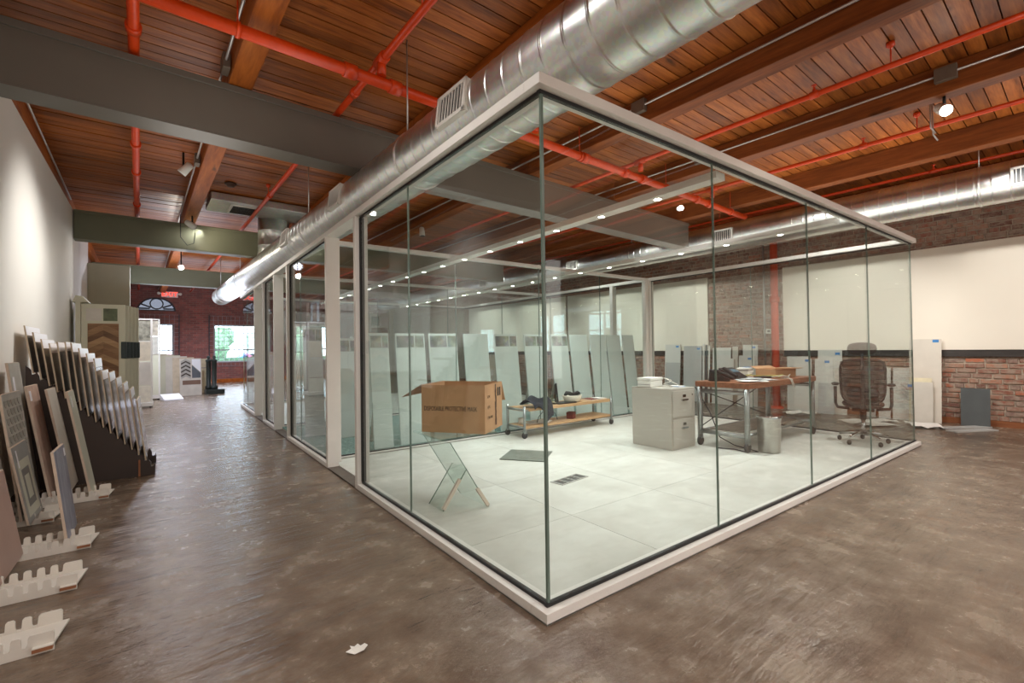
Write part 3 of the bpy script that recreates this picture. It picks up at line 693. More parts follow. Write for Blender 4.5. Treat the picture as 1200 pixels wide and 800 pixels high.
t = MB().lathe([(.045, .001), (.05, .08), (.046, .08), (.04, .01), (0, .008)], n=20).build('white_cup', M_PAPER); t.location = onct(.12, .2, cbot); tag(t, 'white paper cup on the trolley bottom shelf at the left end', 'cup')
t = MB().tube([onct(.30, .1, cbot + .01), onct(.33, .1, cbot + .08), onct(.42, .12, cbot + .14), onct(.55, .1, cbot + .15), onct(.66, .12, cbot + .10), onct(.70, .12, cbot + .009)], .005, 8).build('dark_cable', M_CABLEK); tag(t, 'looping dark cable on the trolley bottom shelf', 'cable')
# ---- two drawer filing cabinet
fc = thing('filing_cabinet', 'beige grey two drawer filing cabinet left of the workbench', 'cabinet', (3.24, 1.60, ZF))
MB().box(0, .46, .012, .56, 0.0005, .69).build('body', M_CAB, fc, .004)
for k, z in enumerate((.05, .37)):
    d = MB().box(.018, .442, .0, .0115, z, z + .295).build('drawer', M_CAB, fc, .003)
    h_ = MB().box(.17, .29, -.02, -.001, z + .18, z + .20).build('handle', M_CHROME, d, .003); MB().box(.20, .26, -.006, -.001, z + .22, z + .25).build('label_holder', M_CHROME, d)
    MB().lathe([(.008, -.006), (.008, 0)], (.39, 0, z + .24), 10, 'y').build('lock', M_CHROME, d) if k else None
ctz = ZF + .6905
t = thing('white_router', 'white boxy machine with a coiled cord on the filing cabinet', 'machine', (3.42, 2.02, ctz), .1)
MB().box(-.15, .12, -.09, .09, .0005, .075).build('housing', M_WHITEPL, t, .008); MB().box(-.155, .125, -.095, .095, .078, .11).build('lid', M_WHITEPL, t, .006); MB().box(-.153, -.15, -.08, .08, .03, .034).build('seam', M_INK, t)
t = MB().tube([(3.50 + .05*math.cos(a)*(1 + .1*a/6), 1.84 + .04*math.sin(a), ctz + .008 + .012*a) for a in [k*.45 for k in range(20)]] + [(3.62, 1.75, ctz + .01)], .005, 6).build('coiled_cable', M_CABLE); tag(t, 'coiled white cable on the filing cabinet top', 'cable')
t = thing('loose_papers', 'scattered white papers and blue leaflets on the filing cabinet edge', 'papers', (3.58, 1.74, ctz), .2)
for k, mt in enumerate((M_PAPER, M_PAPER, bpy.data.materials['blue_tape'], M_PAPER)): a = MB().box(-.08, .08, -.055, .055, .0006 + .003*k, .002 + .003*k).build('sheet', mt, t); a.rotation_euler = (0, 0, .5*k); a.location = (.015*k - .02, .01*k, 0)
# ---- pipe leg workbench
D0, D1, E0, E1 = 3.76, 5.52, 1.02, 1.62
wb = thing('workbench', 'pipe legged workbench with brown wooden top and casters', 'desk', (D0, E0, ZF))
LX_, LY_ = D1 - D0, E1 - E0
MB().box(.0, LX_, -.02, LY_ + .02, .695, .757).build('bench_top', M_BENCH, wb, .004)
for px_ in (.03, LX_ - .03):
    for py_ in (.02, LY_ - .02):
        MB().tube([(px_, py_, .10), (px_, py_, .694)], .03, 14).build('leg', M_PIPE, wb)
        m = MB(); caster(m, px_, py_, 0, .055, .032); c_ = m.build('caster', M_RUBBER, wb); MB().box(px_ - .022, px_ + .022, py_ - .022, py_ + .022, .082, .10).build('caster_fork', M_PIPE, c_)
    for z in (.645, .17): MB().tube([(px_, .02, z), (px_, LY_ - .02, z)], .024, 10).build('end_pipe', M_PIPE, wb)
for py_ in (LY_ - .02,): MB().tube([(.03, py_, .17), (LX_ - .03, py_, .17)], .019, 10).build('long_pipe', M_PIPE, wb)
MB().tube([(.03, LY_ - .0, .2), (LX_ - .03, LY_ - .0, .66)], .006, 8).build('brace_rod', M_RUBBER, wb); MB().tube([(.03, LY_ + .012, .66), (LX_ - .03, LY_ + .012, .2)], .006, 8).build('brace_rod', M_RUBBER, wb)
MB().box(.10, LX_ - .25, .12, LY_ - .1, .19, .205).build('lower_board', plain('grey_board', (140, 132, 122), .6), wb, .002)
MB().tube([(.12, .06, .17), (LX_ - .2, .06, .17)], .015, 10).build('long_pipe', M_PIPE, wb)
bz_ = ZF + .7575
def phone(x, y, rz, lab):
    t = thing('desk_phone', lab, 'phone', (x, y, bz_), rz, 'black desk phones on the workbench'); t.scale = (1.15, 1.15, 1.15)
    MB().hexa([(-.11, -.10, .001), (.11, -.10, .001), (.11, .10, .001), (-.11, .10, .001), (-.11, -.10, .025), (.11, -.10, .025), (.11, .09, .12), (-.11, .09, .12)]).build('body', M_BLACK, t, .006)
    R = Matrix.Rotation(math.radians(26), 3, 'X')
    h_ = MB(); h_.obox(R @ Vector((-.08, 0, .085)), .045, .19, .03, R); h_.build('handset', M_BLACK, t, .008)
    s2 = MB(); s2.obox(R @ Vector((.04, .05, .073)), .10, .06, .004, R); s2.build('screen', plain('phone_screen', (90, 110, 120), .2) if 'phone_screen' not in bpy.data.materials else bpy.data.materials['phone_screen'], t)
    for i in range(3):
        for j in range(3):
            k = MB(); k.obox(R @ Vector((.01 + .03*i, -.06 + .028*j, .072)), .018, .015, .006, R); k.build('key', M_RUBBER, t)
phone(3.98, 1.46, .5, 'black desk phone at the workbench left corner'); phone(4.36, 1.50, -.2, 'black desk phone with its screen toward the open carton')
t = thing('open_carton', 'small light brown open carton on the workbench', 'box', (5.13, 1.33, bz_), -.2)
x, y, h = .20, .14, .105
for nm, b in (('front_panel', (-x, x, -y, -y + .004, 0.001, h)), ('back_panel', (-x, x, y - .004, y, 0.001, h)), ('side_panel', (-x, -x + .004, -y + .004, y - .004, 0.001, h)), ('side_panel', (x - .004, x, -y + .004, y - .004, 0.001, h)), ('bottom_panel', (-x + .004, x - .004, -y + .004, y - .004, 0.001, .005))): MB().box(*b).build(nm, M_CARD, t)
flap((-x, -y, h), (x, -y, h), (0, -.10, .012)).build('flap', M_CARD, t); flap((x, y, h), (-x, y, h), (0, .09, .03)).build('flap', M_CARD, t); flap((x, -y, h), (x, y, h), (.14, 0, .005)).build('flap', M_CARD, t)
t = thing('folder_stack', 'grey folders and leaflets piled behind the open carton', 'folders', (4.74, 1.54, bz_), .2)
for k in range(6): a = MB().box(-.13, .13, -.07, .07, .001 + k*.021, .018 + k*.021).build('folder', (M_PAPER, M_CAB, M_PAPER)[k % 3], t, .002); a.rotation_euler = (0, 0, .05*(k % 3))
MB().box(.02, .12, -.068, .03, .1275, .130).build('blue_leaflet', M_BLUETAPE, t)
t = thing('keyboard', 'thin black keyboard on the workbench before the open carton', 'keyboard', (4.66, 1.27, bz_), .1)
MB().box(-.17, .17, -.06, .06, .001, .02).build('base', M_BLACK, t, .004)
m = MB()
for i in range(12):
    for j in range(4): m.box(-.155 + i*.026, -.134 + i*.026, -.05 + j*.026, -.029 + j*.026, .0202, .026)
tag(m.build('keys', M_RUBBER, t), kind='stuff')
t = thing('bench_papers', 'spread grey and white papers covering the middle of the workbench', 'papers', (4.22, 1.18, bz_))
M_PG = plain('greyish_print', (178, 182, 182), .6, var=.16, scale=30)
for k in range(9): a = MB().box(-.11, .11, -.08, .08, .0007 + .0022*k, .0022 + .0022*k).build('sheet', (M_PAPER, M_PG, M_PG)[k % 3], t); a.rotation_euler = (0, 0, rr.uniform(-.8, .8)); a.location = (rr.uniform(-.28, .25), rr.uniform(-.1, .1), 0)
for nm, mt, pts, lab in (('yellow_cable', M_CABLEY, [(4.46, 1.40), (4.60, 1.42), (4.80, 1.40), (4.88, 1.2), (4.84, 1.12), (4.70, 1.10)], 'tangled yellow green cable on the workbench beside the keyboard'), ('pale_cable', M_CABLE, [(4.55, 1.12), (4.68, 1.05), (4.8, 1.03), (4.9, 1.08), (5.0, 1.1)], 'pale looped cable along the workbench front edge')):
    t = MB().tube([(p[0], p[1], bz_ + .03 + .012*math.sin(k*2)) for k, p in enumerate(pts)], .006, 6).build(nm, mt); tag(t, lab, 'cable')
t = thing('hanging_cables', 'pale cables hanging over the workbench front edge', 'cable', (4.72, .992, bz_))
for k in range(2): MB().tube([(k*.03, .10, .008), (k*.03, .01, .012), (.01 + k*.03, -.012, .0), (.05 + k*.035, -.016, -.07), (.07 + k*.04, -.016, -.10)], .005, 6).build('cable', M_CABLE, t)
t = MB().tube([(3.72, 1.35, .03), (3.82, 1.2, .026), (3.78, 1.05, .024), (3.9, .98, .023), (4.0, 1.3, .03), (3.9, 1.42, .12), (3.84, 1.5, .4), (3.80, 1.665, .7)], .006, 6).build('floor_cable', M_CABLEK); tag(t, 'cable looping on the floor under the workbench', 'cable')
# ---- bin
t = thing('waste_bin', 'brushed steel cylindrical waste bin under the workbench corner', 'bin', (4.02, .92, ZF))
MB().lathe([(.104, .001), (.112, .012), (.12, .36), (.124, .365), (.124, .395), (.116, .395), (.108, .02), (0, .014)], n=32).build('bin_body', M_STEEL, t); MB().lathe([(.1245, .37), (.128, .375), (.128, .398), (.1245, .402)], n=32).build('rim', M_CHROME, t)
# ---- task chair seen from behind
chx = thing('office_chair', 'dark brown mesh office chair with headrest by the glass corner', 'chair', (5.33, .44, ZF), math.radians(-73)); chx.scale = (.82, .88, 1)
M_CHMESH = None
def m_meshback():
    t = NT('see_through_mesh'); tr = t.add('ShaderNodeBsdfTransparent'); d = t.add('ShaderNodeBsdfDiffuse', i_Color=lin((46, 34, 29)))
    co = t.coord((1, 1, 1)); w1 = t.add('ShaderNodeTexWave', i_Vector=co, i_Scale=60.0, wave_type='BANDS', bands_direction='X').outputs[1]; w2 = t.add('ShaderNodeTexWave', i_Vector=co, i_Scale=60.0, wave_type='BANDS', bands_direction='Z').outputs[1]
    f = t.add('ShaderNodeMath', operation='MAXIMUM', i_0=w1, i_1=w2).outputs[0]
    t.l.new(t.add('ShaderNodeMixShader', i_0=t.maprange(f, .4, .65, .55, .97), i_1=tr.outputs[0], i_2=d.outputs[0]).outputs[0], t.out.inputs[0]); return t.m
M_CHMESH = m_meshback()
for k in range(5):
    a = 2*math.pi*k/5 + .35; e = Vector((math.cos(a)*.30, math.sin(a)*.30, .085))
    MB().tube([(0, 0, .13), tuple(e*.5 + Vector((0, 0, .075))), tuple(e)], [.026, .02, .015], 10).build('base_arm', M_CHROME, chx)
    m = MB(); R = Matrix.Rotation(a, 3, 'Z')
    for s in (-.014, .014): m.lathe([(.006, s - .009), (.024, s - .009), (.028, s - .004), (.028, s + .004), (.024, s + .009), (.006, s + .009)], (e.x, e.y, .0285), 14, 'y')
    m.build('caster', M_BLACK, chx)
MB().tube([(0, 0, .10), (0, 0, .30)], .028, 16).build('gas_column', M_CHROME, chx); MB().tube([(0, 0, .28), (0, 0, .40)], .04, 16).build('column_cover', M_BLACK, chx)
MB().box(-.13, .13, -.12, .14, .38, .41).build('mechanism', M_BLACK, chx, .008)
def cushion(name, sx, sy, sz, c, mat, curve=0.0, parent=None):
    m = MB(); N = 10; gr = {}
    def sup(t_, p=2.6): return math.copysign(abs(t_)**(2/p), t_)
    NU, NV = 20, 10
    for i in range(NU):
        for j in range(NV + 1):
            a = 2*math.pi*i/NU; b = -math.pi/2 + math.pi*j/NV
            x_ = sup(math.cos(b))*sup(math.cos(a))*sx; y_ = sup(math.cos(b))*sup(math.sin(a))*sy; z_ = sup(math.sin(b))*sz
            gr[i, j] = (c[0] + x_, c[1] + y_ + curve*x_*x_, c[2] + z_)
    for i in range(NU):
        for j in range(NV): m.quad(gr[i, j], gr[(i+1) % NU, j], gr[(i+1) % NU, j+1], gr[i, j+1], smooth=True)
    me = m.mesh(name, mat); b_ = _bm.new(); b_.from_mesh(me); _bm.ops.remove_doubles(b_, verts=b_.verts, dist=1e-5); _bm.ops.recalc_face_normals(b_, faces=b_.faces); b_.to_mesh(me); b_.free()
    return link(name, me, parent)
cushion('seat', .25, .24, .05, (0, .02, .46), M_SEAT, .0, chx)
# backrest: framed mesh, chair faces +y, so the back is on the -y side
yb = -.22
fr = []
for k in range(25):
    a = 2*math.pi*k/24; cx_ = math.cos(a); sx_ = math.sin(a)
    xx = math.copysign(abs(cx_)**.45, cx_)*(.255 + .02*sx_); zz = math.copysign(abs(sx_)**.45, sx_)*.255
    fr.append((xx, yb - .02 + .9*xx*xx + .12*max(0, -zz) - .05*zz, .735 + zz))
MB().tube(fr, .016, 8, caps=False).build('back_frame', M_BLACK, chx)
gm = MB(); NX, NZ = 12, 12; G = {}
for i in range(NX + 1):
    for j in range(NZ + 1):
        u_ = -1 + 2*i/NX; w_ = -1 + 2*j/NZ; xx = u_*(.25 + .02*w_)*(1 - .06*w_*w_); zz = w_*.25*(1 - .06*u_*u_); G[i, j] = (xx, yb - .02 + .9*xx*xx + .12*max(0, -zz) - .05*zz, .735 + zz)
for i in range(NX):
    for j in range(NZ): gm.quad(G[i, j], G[i+1, j], G[i+1, j+1], G[i, j+1], smooth=True)
gm.build('back_mesh', M_CHMESH, chx, recalc=False)
MB().tube([(0, -.10, .40), (0, -.24, .43), (0, -.275, .55), (0, -.285, .8), (0, -.285, 1.06)], [.03, .03, .028, .022, .018], 10).build('back_spine', M_BLACK, chx)
cushion('lumbar_pad', .19, .03, .065, (0, yb - .035, .60), M_BLACK, .9, chx)
cushion('headrest', .17, .035, .075, (0, yb - .02, 1.115), M_MESHBACK, .8, chx)
for s in (-1, 1):
    MB().tube([(s*.16, .0, .40), (s*.30, .0, .41), (s*.325, .0, .46), (s*.325, .0, .66)], [.018, .018, .02, .022], 10).build('arm_post', M_BLACK, chx)
    cushion('arm_pad', .05, .12, .018, (s*.325, .03, .69), M_BLACK, 0, chx)
# ---- display boards leaning in the carpeted room
M_BOARD = plain('pale_display_board', (206, 212, 208), .35, var=.012, scale=3)
M_PHOTO = None
def m_photo():
    t = NT('grey_room_photo'); co = t.coord((1, 1, 1)); v = t.add('ShaderNodeTexVoronoi', i_Vector=co, i_Scale=11.0, distance='MANHATTAN').outputs['Color']
    n = t.noise(co, 6, 4); base = t.ramp(n, [(.3, (96, 94, 92)), (.5, (150, 148, 142)), (.7, (206, 202, 196))]); t.set(Base_Color=t.mix(.25, base, v, 'MULTIPLY'), Roughness=.4); return t.m
M_PHOTO = m_photo()
def board(x0, x1, ybase, lab, photo=False, h=1.40, lean=.16, mat=None, rz=0):
    w_ = x1 - x0
    t = thing('display_board', lab, 'display board', ((x0 + x1)/2, ybase, .0205), rz, 'display boards in the carpeted glass room')
    hy = lean
    MB().hexa([(-w_/2, 0, 0.001), (w_/2, 0, 0.001), (w_/2, .02, 0.001), (-w_/2, .02, 0.001), (-w_/2, hy, h - .02), (w_/2, hy, h - .02), (w_/2, hy + .02, h - .02), (-w_/2, hy + .02, h - .02)]).build('board', mat or M_BOARD, t, .003)
    # rear strut
    MB().bar((0, hy*.8 + .03, h*.75), (0, hy + .28, .015), .04, .02).build('strut', M_CAB, t)
    if photo:
        def fy(z): return hy*z/(h - .02) - .0025
        for a, b in ((-.46, .12), (.16, .46)):
            z0, z1 = h - .20, h - .05
            MB().quad((a*w_, fy(z0), z0), (b*w_, fy(z0), z0), (b*w_, fy(z1), z1), (a*w_, fy(z1), z1)).build('photo', M_PHOTO, t, recalc=False)
def X_(k): return [(0.66, .90), (1.0, 1.40), (1.45, 1.87), (1.99, 2.39), (2.49, 2.90), (3.05, 3.42), (3.57, 3.93), (4.0, 4.4), (4.45, 4.83), (4.88, 5.24), (5.28, 5.58)][k]
labs = ['white display board with grey photos at the top, leftmost behind the partition', 'white display board with a grey photo, second from the left behind the partition', 'white display board with a grey photo right behind the open carton', 'plain white display board without photo behind the open carton', 'white display board with dark photos between carton and trolley', 'white display board with pale photos above the trolley jacket', 'white display board with grey photos behind the upright black tool on the trolley', 'plain pale green board behind the white caddy', 'plain pale green board behind the trolley booklets', 'plain pale green board second from the filing cabinet', 'plain pale green board closest to the filing cabinet']
for k in range(11):
    a, b = X_(k); board(a, b, 3.86 + .02*(k % 2), labs[k], k in (0, 1, 2, 4, 5, 6))

board(.21, .47, 5.25, 'tall white display board with photo seen through the second glass panel', True, 1.52, .14)
board(.57, .82, 4.85, 'white display board with photo seen through the first doorway', True, 1.36, .14)
board(.95, 1.30, 5.5, 'wide white display board with photo deeper in the carpeted room', True, 1.40, .14)

# ================================================================== left wall displays
M_RACK = plain('white_rack_board', (222, 216, 206), .5, var=.015); M_PLYEDGE = plain('brown_ply_edge', (150, 96, 62), .7)
M_DKBROWN = plain('dark_brown_board', (62, 50, 44), .6, var=.04, scale=4)
M_TILEWHITE = plain('pale_stone_tile', (206, 198, 186), .4, var=.04, scale=6); M_TILEGREY = plain('grey_stone_tile', (172, 168, 160), .45, var=.07, scale=7)
M_TILEPINK = plain('mauve_tile', (176, 148, 136), .45, var=.04, scale=4); M_EDGE = plain('tile_edge', (206, 186, 166), .6)
M_SAGE = plain('sage_grey_tile', (196, 196, 180), .4, var=.02, scale=4); M_BLUEWOOD = wood('blue_grey_wood_tile', (92, 88, 98), (134, 136, 152), (176, 176, 184), 'z', .45, 1.2, False, .0)
M_LABEL = plain('white_label', (238, 238, 242), .35, var=.01)
def comb_rack(x0, x1, y0, lab, W=.19):
    """white slotted cradle: two toothed combs, a low shelf between them and a raised block at the aisle end"""
    t = thing('tile_rack', lab, 'rack', (x1, y0, 0), 0, 'white slotted tile cradles'); L = x1 - x0; H = .08
    MB().prism([(-L, .0125, .022), (-.055, .0125, .022), (.0, .0125, .022), (.022, W + .006, .022), (-.03, W + .006, .022), (-.03, W - .0005, .022), (-L, W - .0005, .022)], (0, 0, .008)).build('shelf', M_RACK, t)
    for yy in (0, W):
        poly = [(-L, yy, .0008), (0, yy, .0008), (.0, yy, H - .008), (-.005, yy, H), (-.068, yy, H), (-.075, yy, H - .006), (-.078, yy, .042), (-.082, yy, .037)]
        x = -.092
        while x > -L + .04:
            poly += [(x, yy, .037), (x - .003, yy, .043), (x - .004, yy, H - .006), (x - .010, yy, H), (x - .026, yy, H), (x - .032, yy, H - .006), (x - .034, yy, .043), (x - .037, yy, .037)]; x -= .05
        poly += [(-L, yy, .037)]
        MB().prism(poly, (0, .012, 0)).build('comb', M_RACK, t)
    MB().box(-.062, -.0, -.022, -.0005, .0305, .034).build('tab', M_RACK, t); MB().box(-.062, -.002, -.022, -.0005, .016, .030).build('ply_edge', M_PLYEDGE, t)
    return t
comb_rack(-2.20, -1.68, 1.11, 'white slotted tile cradle nearest the camera, empty')
comb_rack(-2.24, -1.68, 1.715, 'white slotted tile cradle under the mauve tile')
comb_rack(-2.27, -1.688, 2.35, 'white slotted tile cradle holding the blue grey wood tile')
comb_rack(-2.29, -1.96, 3.12, 'short white slotted tile cradle beside the nested square pattern tile')
comb_rack(-2.31, -1.695, 3.576, 'white slotted tile cradle farthest, beside the dark brown stepped rack')
def lean_tile(name, lab, xb, xt, y0, y1, h, th, mat, edge=M_EDGE, z0=.045, sticker=None, cat='tile'):
    """a tile standing in the rack, its back toward the wall; returns the thing and a face point function"""
    t = thing(name, lab, cat, (xb, y0, z0)); W = y1 - y0; dx = xt - xb
    MB().hexa([(0, 0, 0), (0, W, 0), (-th, W, 0), (-th, 0, 0), (dx, 0, h), (dx, W, h), (dx - th, W, h), (dx - th, 0, h)]).build('body', edge, t)
    e = .0012
    def P(y, z, o=e): return (dx*z/h + o, y, z)
    MB().hexa([P(.002, .002, .0002), P(W - .002, .002, .0002), P(W - .002, h - .002, .0002), P(.002, h - .002, .0002), P(.002, .002), P(W - .002, .002), P(W - .002, h - .002), P(.002, h - .002)]).build('face', mat, t)
    def patch(y0_, y1_, z0_, z1_, m, nm, o0=e + .0001, o1=e + .0018): return MB().hexa([P(y0_, z0_, o0), P(y1_, z0_, o0), P(y1_, z1_, o0), P(y0_, z1_, o0), P(y0_, z0_, o1), P(y1_, z0_, o1), P(y1_, z1_, o1), P(y0_, z1_, o1)]).build(nm, m, t)
    if sticker: patch(*sticker, M_LABEL, 'sticker')
    return t, patch
lean_tile('mauve_tile', 'plain mauve tile in the second cradle at the left picture edge', -1.98, -2.06, 1.83, 2.34, .50, .012, M_TILEPINK)
t, patch = lean_tile('patterned_tile', 'grey tile with nested square frames leaning left of the blue wood tile', -2.055, -2.145, 2.95, 3.37, .53, .012, plain('mid_grey_tile', (150, 150, 148), .45, var=.05))
patch(.05, .37, .04, .42, M_SAGE, 'light_frame', .0013, .0025); patch(.11, .31, .10, .36, plain('frame_grey', (120, 120, 118), .5), 'dark_frame', .0026, .0034); patch(.15, .27, .15, .31, M_SAGE, 'light_centre', .0035, .0043); patch(.06, .09, .38, .50, M_LABEL, 'sticker', .0044, .005)
lean_tile('grey_slab', 'plain pale grey slab standing behind the nested square tile', -2.12, -2.20, 2.58, 2.93, .56, .014, M_TILEGREY, sticker=(.02, .05, .44, .52))
lean_tile('blue_wood_tile', 'blue grey wood look tile standing alone in its cradle', -1.80, -1.865, 2.42, 2.78, .555, .014, M_BLUEWOOD, sticker=(.30, .34, .48, .53))
t, patch = lean_tile('scale_tile', 'tall grey tile with a relief of scales at left', -2.11, -2.215, 3.08, 3.60, .88, .014, M_TILEGREY)
sm = MB()
for i in range(5):
    for j in range(13):
        y = .06 + .09*i + (.045 if j % 2 else 0); z = .06 + .062*j
        if y > .48: continue
        pts = []
        for k in range(7): a = math.pi*k/6; pts.append((-.105*(z + .03 - .05*math.sin(a))/.88 + .0014, y + .036*math.cos(a), z + .03 - .05*math.sin(a)))
        sm.prism(pts, (.004, 0, 0))
tag(sm.build('scale_relief', plain('scale_grey', (150, 146, 138), .45), t), kind='stuff')
lean_tile('tall_tile', 'tallest pale grey leaning tile at left, beside the scale relief tile', -2.16, -2.285, 3.63, 3.97, 1.09, .016, M_TILEGREY, sticker=(.05, .10, .84, .98))
lean_tile('pink_tile', 'narrow pinkish tile with relief leaning near the dark brown stepped rack', -2.06, -2.20, 3.72, 4.10, .90, .016, plain('pink_stone', (190, 162, 146), .5, var=.08, scale=12, bump=.5, bscale=30), sticker=(.03, .09, .78, .86))
lean_tile('beige_tile', 'beige stone tile right of the narrow pinkish tile', -1.955, -2.105, 3.86, 4.22, .86, .015, M_TILEWHITE)
lean_tile('sage_tile', 'long sage grey tile leaning in front of the stepped rack', -1.80, -1.945, 3.58, 3.86, .85, .015, M_SAGE, sticker=(.06, .085, .72, .81))
lean_tile('thin_slab', 'pale slab with a yellow tag at the far left against the wall', -2.235, -2.315, 3.1, 3.42, 1.0, .014, M_TILEWHITE)
# ---- dark brown stepped rack full of boards
SR = thing('stepped_rack', 'dark brown stepped display rack full of boards along the white wall', 'rack', (-1.42, 4.28, 0))
XS = [-.83 + .0518*k for k in range(17)]; ZS = [1.02 - .0587*k for k in range(17)]
poly = [(0.02, 0, .001), (0.02, 0, .10)]
for k in reversed(range(17)):
    x, z = XS[k], ZS[k]
    poly += [(x + .014, 0, z + .03), (x + .012, 0, z + .008), (x - .012, 0, z), (x - .018, 0, z + .045)]
poly += [(-.88, 0, 1.10), (-.88, 0, .001)]
pc = []
for p in poly:
    if not pc or p != pc[-1]: pc.append(p)
for yy, nm in ((0, 'side_panel'), (.60, 'side_panel')): MB().prism([(p[0], yy, p[2]) for p in pc], (0, .018, 0)).build(nm, M_DKBROWN, SR)
MB().box(-.88, -.02, .0185, .5995, .002, .02).build('bottom_board', M_DKBROWN, SR); MB().hexa([(-.02, .0185, .02), (-.02, .5995, .02), (-.035, .5995, .02), (-.035, .0185, .02), (-.86, .0185, .92), (-.86, .5995, .92), (-.875, .5995, .92), (-.875, .0185, .92)]).build('sloped_board', M_DKBROWN, SR)
MB().box(-.11, -.095, -.012, -.0005, .001, .16).build('door_stop', M_PLYEDGE, SR)
HT = [.42, .42, .42, .44, .51, .57, .62, .63, .64, .65, .59, .63, .63, .635, .635, .59]
bm_cols = [plain('board_grey', (176, 170, 166), .3, var=.05), plain('board_dark', (86, 80, 76), .25, var=.06), plain('board_beige', (196, 178, 154), .3, var=.05), plain('board_stone', (150, 140, 128), .3, var=.08)]
bm_dark = [plain('face_grey', (112, 106, 102), .14, var=.06), plain('face_dark', (62, 58, 56), .12, var=.06), plain('face_beige', (140, 122, 102), .16, var=.06), plain('face_stone', (92, 84, 78), .14, var=.1)]
M_SILVER = plain('board_edge', (196, 176, 150), .5)
ords = ['first and innermost', 'second', 'third', 'fourth', 'fifth', 'sixth', 'seventh', 'eighth', 'ninth', 'tenth', 'eleventh', 'twelfth', 'thirteenth', 'fourteenth', 'fifteenth', 'last and outermost']
for k in range(16):
    x, z, h = -1.42 + XS[k], ZS[k] + .012, HT[k]; dx = -.055 if k < 6 else -.068
    t = thing('sample_board', '%s tall sample board from the wall in the stepped rack' % ords[k], 'sample board', (x, 4.262, z), 0, 'sample boards in the stepped rack')
    W = .57
    MB().hexa([(.005, 0, 0), (.005, W, 0), (-.005, W, 0), (-.005, 0, 0), (dx + .005, 0, h), (dx + .005, W, h), (dx - .005, W, h), (dx - .005, 0, h)]).build('board', M_SILVER, t)
    def P(y, z_, o): return (dx*z_/h + .005 + o, y, z_)
    MB().hexa([P(.004, .01, .0002), P(W - .004, .01, .0002), P(W - .004, h - .085, .0002), P(.004, h - .085, .0002), P(.004, .01, .0016), P(W - .004, .01, .0016), P(W - .004, h - .085, .0016), P(.004, h - .085, .0016)]).build('sample_face', bm_dark[(k*7 + k//3) % 4], t)
    MB().hexa([P(.002, h - .083, .0002), P(W - .002, h - .083, .0002), P(W - .002, h - .002, .0002), P(.002, h - .002, .0002), P(.002, h - .083, .0016), P(W - .002, h - .083, .0016), P(W - .002, h - .002, .0016), P(.002, h - .002, .0016)]).build('label_strip', M_LABEL, t)
# ---- flooring display with swinging wings
M_WING = plain('olive_white_panel', (206, 202, 178), .5, var=.01); M_HERR = [wood('oak_stave_%d' % k, (112, 80, 52), (148, 110, 74), (170, 132, 92), 'x', .45, 1, False, .1) for k in range(1)][0]
M_OAK = [wood('oak_%s' % q, a, b, c, 'x', .45, 1, False, .1) for q, a, b, c in (('dark', (92, 62, 38), (120, 84, 54), (140, 102, 68)), ('mid', (112, 80, 52), (148, 110, 74), (170, 132, 92)), ('light', (140, 104, 70), (172, 134, 94), (196, 160, 116)), ('brown', (104, 72, 46), (134, 96, 62), (156, 118, 80)))]
M_GREENST = plain('green_slate', (96, 104, 74), .5, var=.2, scale=9); M_GRIP = plain('dark_green_grip', (44, 54, 52), .5, var=.06, scale=30)
wd = thing('wing_display', 'tall olive white flooring display with swinging wings and oak herringbone panel', 'display stand', (-2.30, 7.62, 0))
MB().box(-.06, -.005, -.01, .62, .0005, 1.95).build('spine', M_WING, wd); MB().prism([(-.10, .02, 1.951), (.08, .02, 1.951), (.02, .02, 2.03), (-.06, .02, 2.05)], (0, .3, 0)).build('header', M_WING, wd)
MB().box(-.05, .45, .05, .6, .0005, .09).build('base', M_WING, wd)
for k in range(5):
    w_ = .495 + .035*k; y = .0 + .125*k; z1 = 1.925 - .0*k
    g = MB().box(0, w_, y, y + .035, .11, z1).build('wing', M_WING, wd, .004)
    MB().box(w_ - .05, w_ + .014, y - .016, y + .05, 1.12, 1.37).build('grip', M_GRIP, g, .006)
    if k == 0:
        MB().box(.055, .225, y - .004, y - .0005, 1.68, 1.86).build('pale_swatch', M_TILEWHITE, g); MB().box(.245, .405, y - .004, y - .0005, 1.68, 1.865).build('green_swatch', M_GREENST, g)
        MB().box(.07, .42, y - .004, y - .0005, .35, 1.64).build('oak_backing', M_HERR, g)
        MB().box(.07, .42, y - .004, y - .0005, .16, .335).build('pale_swatch', M_TILEWHITE, g)
        # herringbone staves, clipped to the panel
        cx_ = .245
        for n in range(15):
            for s in (-1, 1):
                z0 = .30 + n*.088
                pts = [(cx_, z0 + .10), (cx_ + s*.172, z0), (cx_ + s*.172, z0 + .083), (cx_, z0 + .183)]
                pts = [(a, min(max(b, .352), 1.638)) for a, b in pts]
                if max(b for a, b in pts) - min(b for a, b in pts) < .03: continue
                st_ = MB().prism([(a, y - .0042, b) for a, b in (pts if s > 0 else pts[::-1])], (0, -.002 - .0012*((n*3 + s) % 3), 0)).build('oak_stave', M_OAK[(n*5 + s*2 + (n//2)) % 4], wd)
